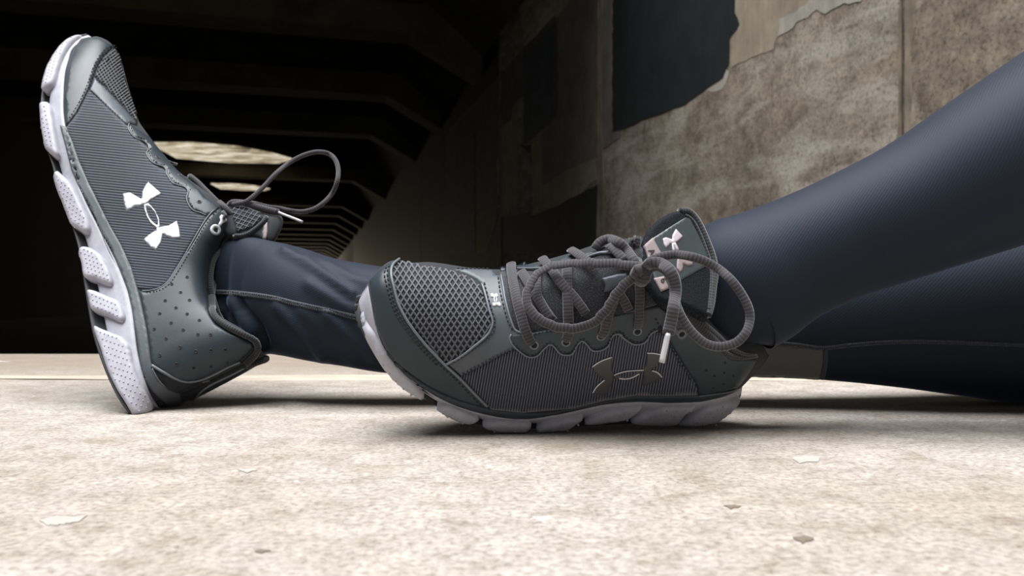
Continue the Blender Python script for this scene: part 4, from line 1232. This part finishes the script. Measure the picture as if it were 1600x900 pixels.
def onflap(name, poly, m, base, th=0.0006, g=4, bev=1.0, parent=None, lab=None):
    gg = patch_geo(poly, hflap, th=th, g=g, bev=bev, base=base)
    return part(name, gg[0], gg[1], m, tongB, True, gg[2], lab)
onflap('tongue_label', z(Y7, (372, 242), (420, 200), (510, 140), (600, 82), (625, 85), (680, 195), (715, 275), (738, 345), (660, 388), (590, 428), (510, 485), (462, 502), (430, 440), (405, 345)), M_label, 0.0028, lab='green-grey tongue label')
tagA = onflap('label_tag', z(Y7, (372, 242), (418, 200), (466, 290), (415, 335), (400, 345)), M_pink, 0.0034)
onflap('label_tag', z(Y7, (424, 428), (478, 416), (506, 484), (464, 502)), M_pink, 0.0034)
onflap('label_emblem', z(Y7, (473, 205), (490, 198), (512, 205), (524, 210), (526, 185), (545, 150), (583, 192), (560, 215), (540, 228), (536, 236), (515, 232), (490, 258), (478, 235)), M_pink_l, 0.0034, g=3)
onflap('label_emblem', z(Y7, (528, 230), (540, 228), (552, 250), (560, 272), (548, 272), (538, 250)), M_pink_l, 0.0034, g=3, bev=0)
onflap('label_emblem', z(Y7, (522, 232), (530, 232), (535, 255), (540, 275), (528, 275), (524, 255)), M_pink_l, 0.0034, g=3, bev=0)
onflap('label_emblem', z(Y7, (555, 310), (590, 312), (630, 310), (638, 352), (610, 356), (585, 348), (580, 380), (566, 396), (548, 370), (550, 335)), M_pink, 0.0034, g=3)
# printed characters on the tags
def glyph(txt, pos, size, ang, m, base):
    cu = bpy.data.curves.new('print', 'FONT'); cu.body = txt; cu.size = 1.0
    ob = bpy.data.objects.new('print', cu); COL.objects.link(ob)
    me = bpy.data.meshes.new_from_object(ob.evaluated_get(bpy.context.evaluated_depsgraph_get()))
    bpy.data.objects.remove(ob)
    V = []; ca, sa = math.cos(ang), math.sin(ang)
    for v_ in me.vertices:
        x, y = v_.co.x * size, -v_.co.y * size
        p, n_ = hflap(pos[0] + x * ca - y * sa, pos[1] + x * sa + y * ca)
        V.append(p + n_ * base)
    Fc = [tuple(p.vertices) for p in me.polygons]
    bpy.data.meshes.remove(me)
    o = part('print', V, Fc, m, tongB, False)
    so = o.modifiers.new('ink', 'SOLIDIFY'); so.thickness = 0.0002; so.offset = 0
bpy.context.view_layer.update()
p0 = z(Y7, (388, 276))[0]
glyph('AS', p0, 13.5, math.radians(62), M_ink, 0.0044)
p0 = (1025.8, 441.5)
glyph('6', p0, 14.0, math.radians(62), M_ink, 0.0044)
hold = B.hu; B.hu = hflap
B.cord('tongue_rim', z(Y7, (575, 45), (610, 42), (645, 65), (685, 125), (722, 210), (755, 300), (768, 385), (758, 470), (745, 570), (728, 628)), M_collar, 0.0026, 0.0016, parent=tongB)
B.cord('tongue_rim', z(Y7, (600, 70), (640, 100), (678, 170), (705, 240), (735, 330), (742, 420), (735, 520), (728, 600)), M_collar, 0.0010, 0.0030, parent=tongB)
B.hu = hold
# ---- laces: crossings follow the shoe, the bow stands off it
def lace_on(name, pts, off, rad=0.0029, flat=0.36, parent=None, hit=None, step=4.0):
    q = smooth_path([(p[0], p[1], off if len(p) < 3 else p[2]) for p in pts], step)
    h = hit or B.hu
    path, nr = [], []
    for p in q:
        l, n_ = h(p.x, p.y)
        path.append(l + n_ * p.z); nr.append(n_)
    g = tube_geo(path, rad, 10, flat, 1.0, nr)
    return part(name, g[0], g[1], M_lace, parent or shoeB, True, g[2])
def k(cr_, off, *pts): return [(a, b, off) for a, b in C(*cr_, list(pts))]
laceB = lace_on('lace', k(Y6, .0035, (88, 150), (95, 200), (115, 300)) + k(Y6, .0045, (145, 420), (170, 520), (195, 610)) + k(Y6, .0025, (220, 680)) + k(Y6, .0005, (240, 712)), .004, 0.0031)
laceB['label'] = 'grey ribbed shoe lace tied in a loose bow'
lace_on('lace_crossing', k(Y6, .0022, (165, 215), (200, 270), (250, 350), (300, 430), (345, 500), (385, 550)), .002, 0.0030, parent=laceB)
lace_on('lace_crossing', k(Y6, .0045, (318, 145), (350, 180), (395, 230), (440, 290)) + k(Y6, .0028, (520, 370), (570, 430), (610, 490)), .003, 0.0029, parent=laceB)
lace_on('lace_crossing', k(Y6, .0032, (490, 165), (487, 260), (487, 360), (487, 470), (487, 560)) + k(Y6, .003, (485, 620)) + k(Y6, .0008, (468, 690)), .003, 0.0031, parent=laceB)
lace_on('lace_crossing', k(Y6, .0028, (285, 215), (275, 290), (280, 380), (320, 460), (365, 530)), .003, 0.0027, parent=laceB)
lace_on('lace_crossing', k(Y6, .0045, (520, 85), (570, 110), (640, 155), (690, 185)), .003, 0.0028, parent=laceB)
lace_on('lace_crossing', k(Y6, .0045, (780, 50), (830, 90), (880, 140)), .003, 0.0028, parent=laceB)
lace_on('lace_crossing', k(Y6, .0030, (800, 400), (770, 470), (750, 550), (730, 620)) + k(Y6, .0006, (712, 655)), .003, 0.0030, parent=laceB)
lace_on('lace_crossing', k(K5, .0035, (815, 440), (818, 520), (815, 600), (812, 670)) + k(K5, .0008, (806, 725)), .003, 0.0027, parent=laceB)
lace_on('lace_crossing', k(K5, .0025, (690, 500), (730, 560), (755, 610)), .003, 0.0028, parent=laceB)
# left bow loop lies on the laces
lace_on('bow_loop', k(K5, .012, (830, 385), (780, 378)) + k(K5, .010, (700, 372), (560, 380), (430, 400)) + k(K5, .011, (330, 425), (255, 470), (205, 540), (195, 600), (225, 650), (290, 685), (370, 700), (460, 690), (550, 655), (620, 590)) + k(K5, .010, (680, 510), (750, 445), (830, 395)), .01, 0.0028, 0.42, parent=laceB, step=3)
def W3(cr_, d, *pts): return [P(a, b, d) for a, b in C(*cr_, list(pts))]
kd = B.hu(1003, 425)[0].y - 0.012
def bow3(name, pts, rad, flat=0.6, m=M_lace, seg=10, step=0.0025):
    path = smooth_path(pts, step)
    g = tube_geo(path, rad, seg, flat, 1.0, None)
    return part(name, g[0], g[1], m, laceB, True, g[2])
bow3('bow_loop', W3(Y7, kd, (372, 375), (385, 350)) + W3(Y7, kd - .008, (420, 315), (480, 292), (560, 280)) + W3(Y7, kd - .016, (640, 290), (720, 315), (800, 360)) + W3(Y7, kd - .022, (870, 420), (930, 500), (970, 580), (978, 650)) + W3(Y7, kd - .026, (955, 720), (900, 775), (820, 798)) + W3(Y7, kd - .026, (740, 785), (670, 735), (610, 660), (575, 590)) + W3(Y7, kd - .017, (558, 520)) + W3(Y7, kd - .011, (548, 440), (510, 375)) + W3(Y7, kd - .006, (450, 348)) + W3(Y7, kd - .002, (395, 375)), 0.0025, 0.45)
bow3('lace_end', W3(Y7, kd - .002, (372, 385), (385, 360)) + W3(Y7, kd - .012, (420, 330), (470, 328)) + W3(Y7, kd - .020, (525, 365), (555, 430), (560, 500)) + W3(Y7, kd - .028, (550, 570), (538, 640), (524, 700)) + W3(Y7, kd - .029, (518, 728)), 0.0033, 0.42)
ag = W3(Y7, kd - .029, (518, 722), (508, 770), (495, 830), (482, 888))
bow3('aglet', ag, 0.0016, 1.0, M_aglet, 12)
bow3('lace_knot', W3(Y7, kd + .004, (340, 395)) + W3(Y7, kd - .004, (352, 372), (372, 362)) + W3(Y7, kd - .002, (388, 385), (378, 415)) + W3(Y7, kd + .005, (362, 430)), 0.0042, 0.8)
bow3('lace_crossing', W3(Y7, kd + .024, (108, 250), (130, 215), (180, 192)) + W3(Y7, kd + .014, (240, 210), (285, 255)) + W3(Y7, kd + .006, (325, 310), (352, 355)), 0.0029, 0.6)
bow3('lace_crossing', W3(Y7, kd + .018, (345, 175), (338, 230), (345, 290)) + W3(Y7, kd + .004, (358, 345), (368, 375)), 0.0024, 0.7)
bow3('lace_crossing', W3(Y7, kd + .016, (300, 235), (318, 200), (325, 180), (308, 190), (322, 225)), 0.0016, 0.7)

# ------------------------------------------------------------------ seams and the calf mesh of the leggings
def leg_strip(name, poly, hit, m, th, g=4, bev=2):
    gg = patch_geo(poly, hit, th=th, g=g, bev=bev)
    return part(name, gg[0], gg[1], m, leggings, True, gg[2])
hfar = hitter(BV_far, 0.62)
class _L: pass
L1 = C(320, 340, 3.4625, [(35, 402), (100, 405), (200, 412), (350, 432), (500, 468), (650, 500), (820, 540), (960, 570), (1200, 605), (1600, 640), (2200, 660), (2700, 665), (3010, 668)])
L2 = C(1080, 380, 3.0, [(330, 462), (390, 466), (500, 476), (620, 490), (760, 475), (960, 462), (1200, 463), (1560, 476), (1800, 480), (1950, 482)])
def band(line, w0):
    q = smooth_path(line, 8); a = []; b = []
    for i, p in enumerate(q):
        t = (q[min(i + 1, len(q) - 1)] - q[max(i - 1, 0)]).normalized()
        nn = Vector((-t.y, t.x))
        a.append(tuple(p + nn * w0)); b.append(tuple(p - nn * w0))
    return a + list(reversed(b))
leg_strip('seam', band(L1, 4.2), hfar, M_seam, 0.0009)
leg_strip('seam', band(L2, 3.2), hfar, M_seam, 0.0009)
L3 = C(1080, 380, 3.0, [(628, 490), (628, 530), (625, 580), (612, 640)])
cm = C(1080, 380, 3.0, [(290, 480), (360, 472), (500, 486), (616, 498), (616, 560), (600, 638), (500, 636), (380, 634), (280, 640)])
leg_strip('calf_mesh', cm, hfar, M_calfmesh, 0.0005, 4, 0)['label'] = 'grey see-through mesh insert on the calf'
leg_strip('seam', band(L3, 4.0), hfar, M_seam, 0.0010)
geos = []
for line in (L1, L2):
    for dy in (-2.2, 2.0):
        q = smooth_path([(x, y + dy) for x, y in line], 1.0); acc = 0; cur = []
        for i in range(1, len(q)):
            acc += (q[i] - q[i - 1]).length
            if acc % 3.4 < 2.3: cur.append(q[i])
            elif cur:
                if len(cur) > 1:
                    hh = [hfar(p.x, p.y) for p in (cur[0], cur[-1])]
                    geos.append(tube_geo([l + n_ * 0.0011 for l, n_ in hh], 0.00045, 5, 1, 1, [n_ for _, n_ in hh]))
                cur = []
V, Fc, U = merge(*geos)
part('seam_stitching', V, Fc, M_stitch_navy, leggings, True, U, kind='stuff')
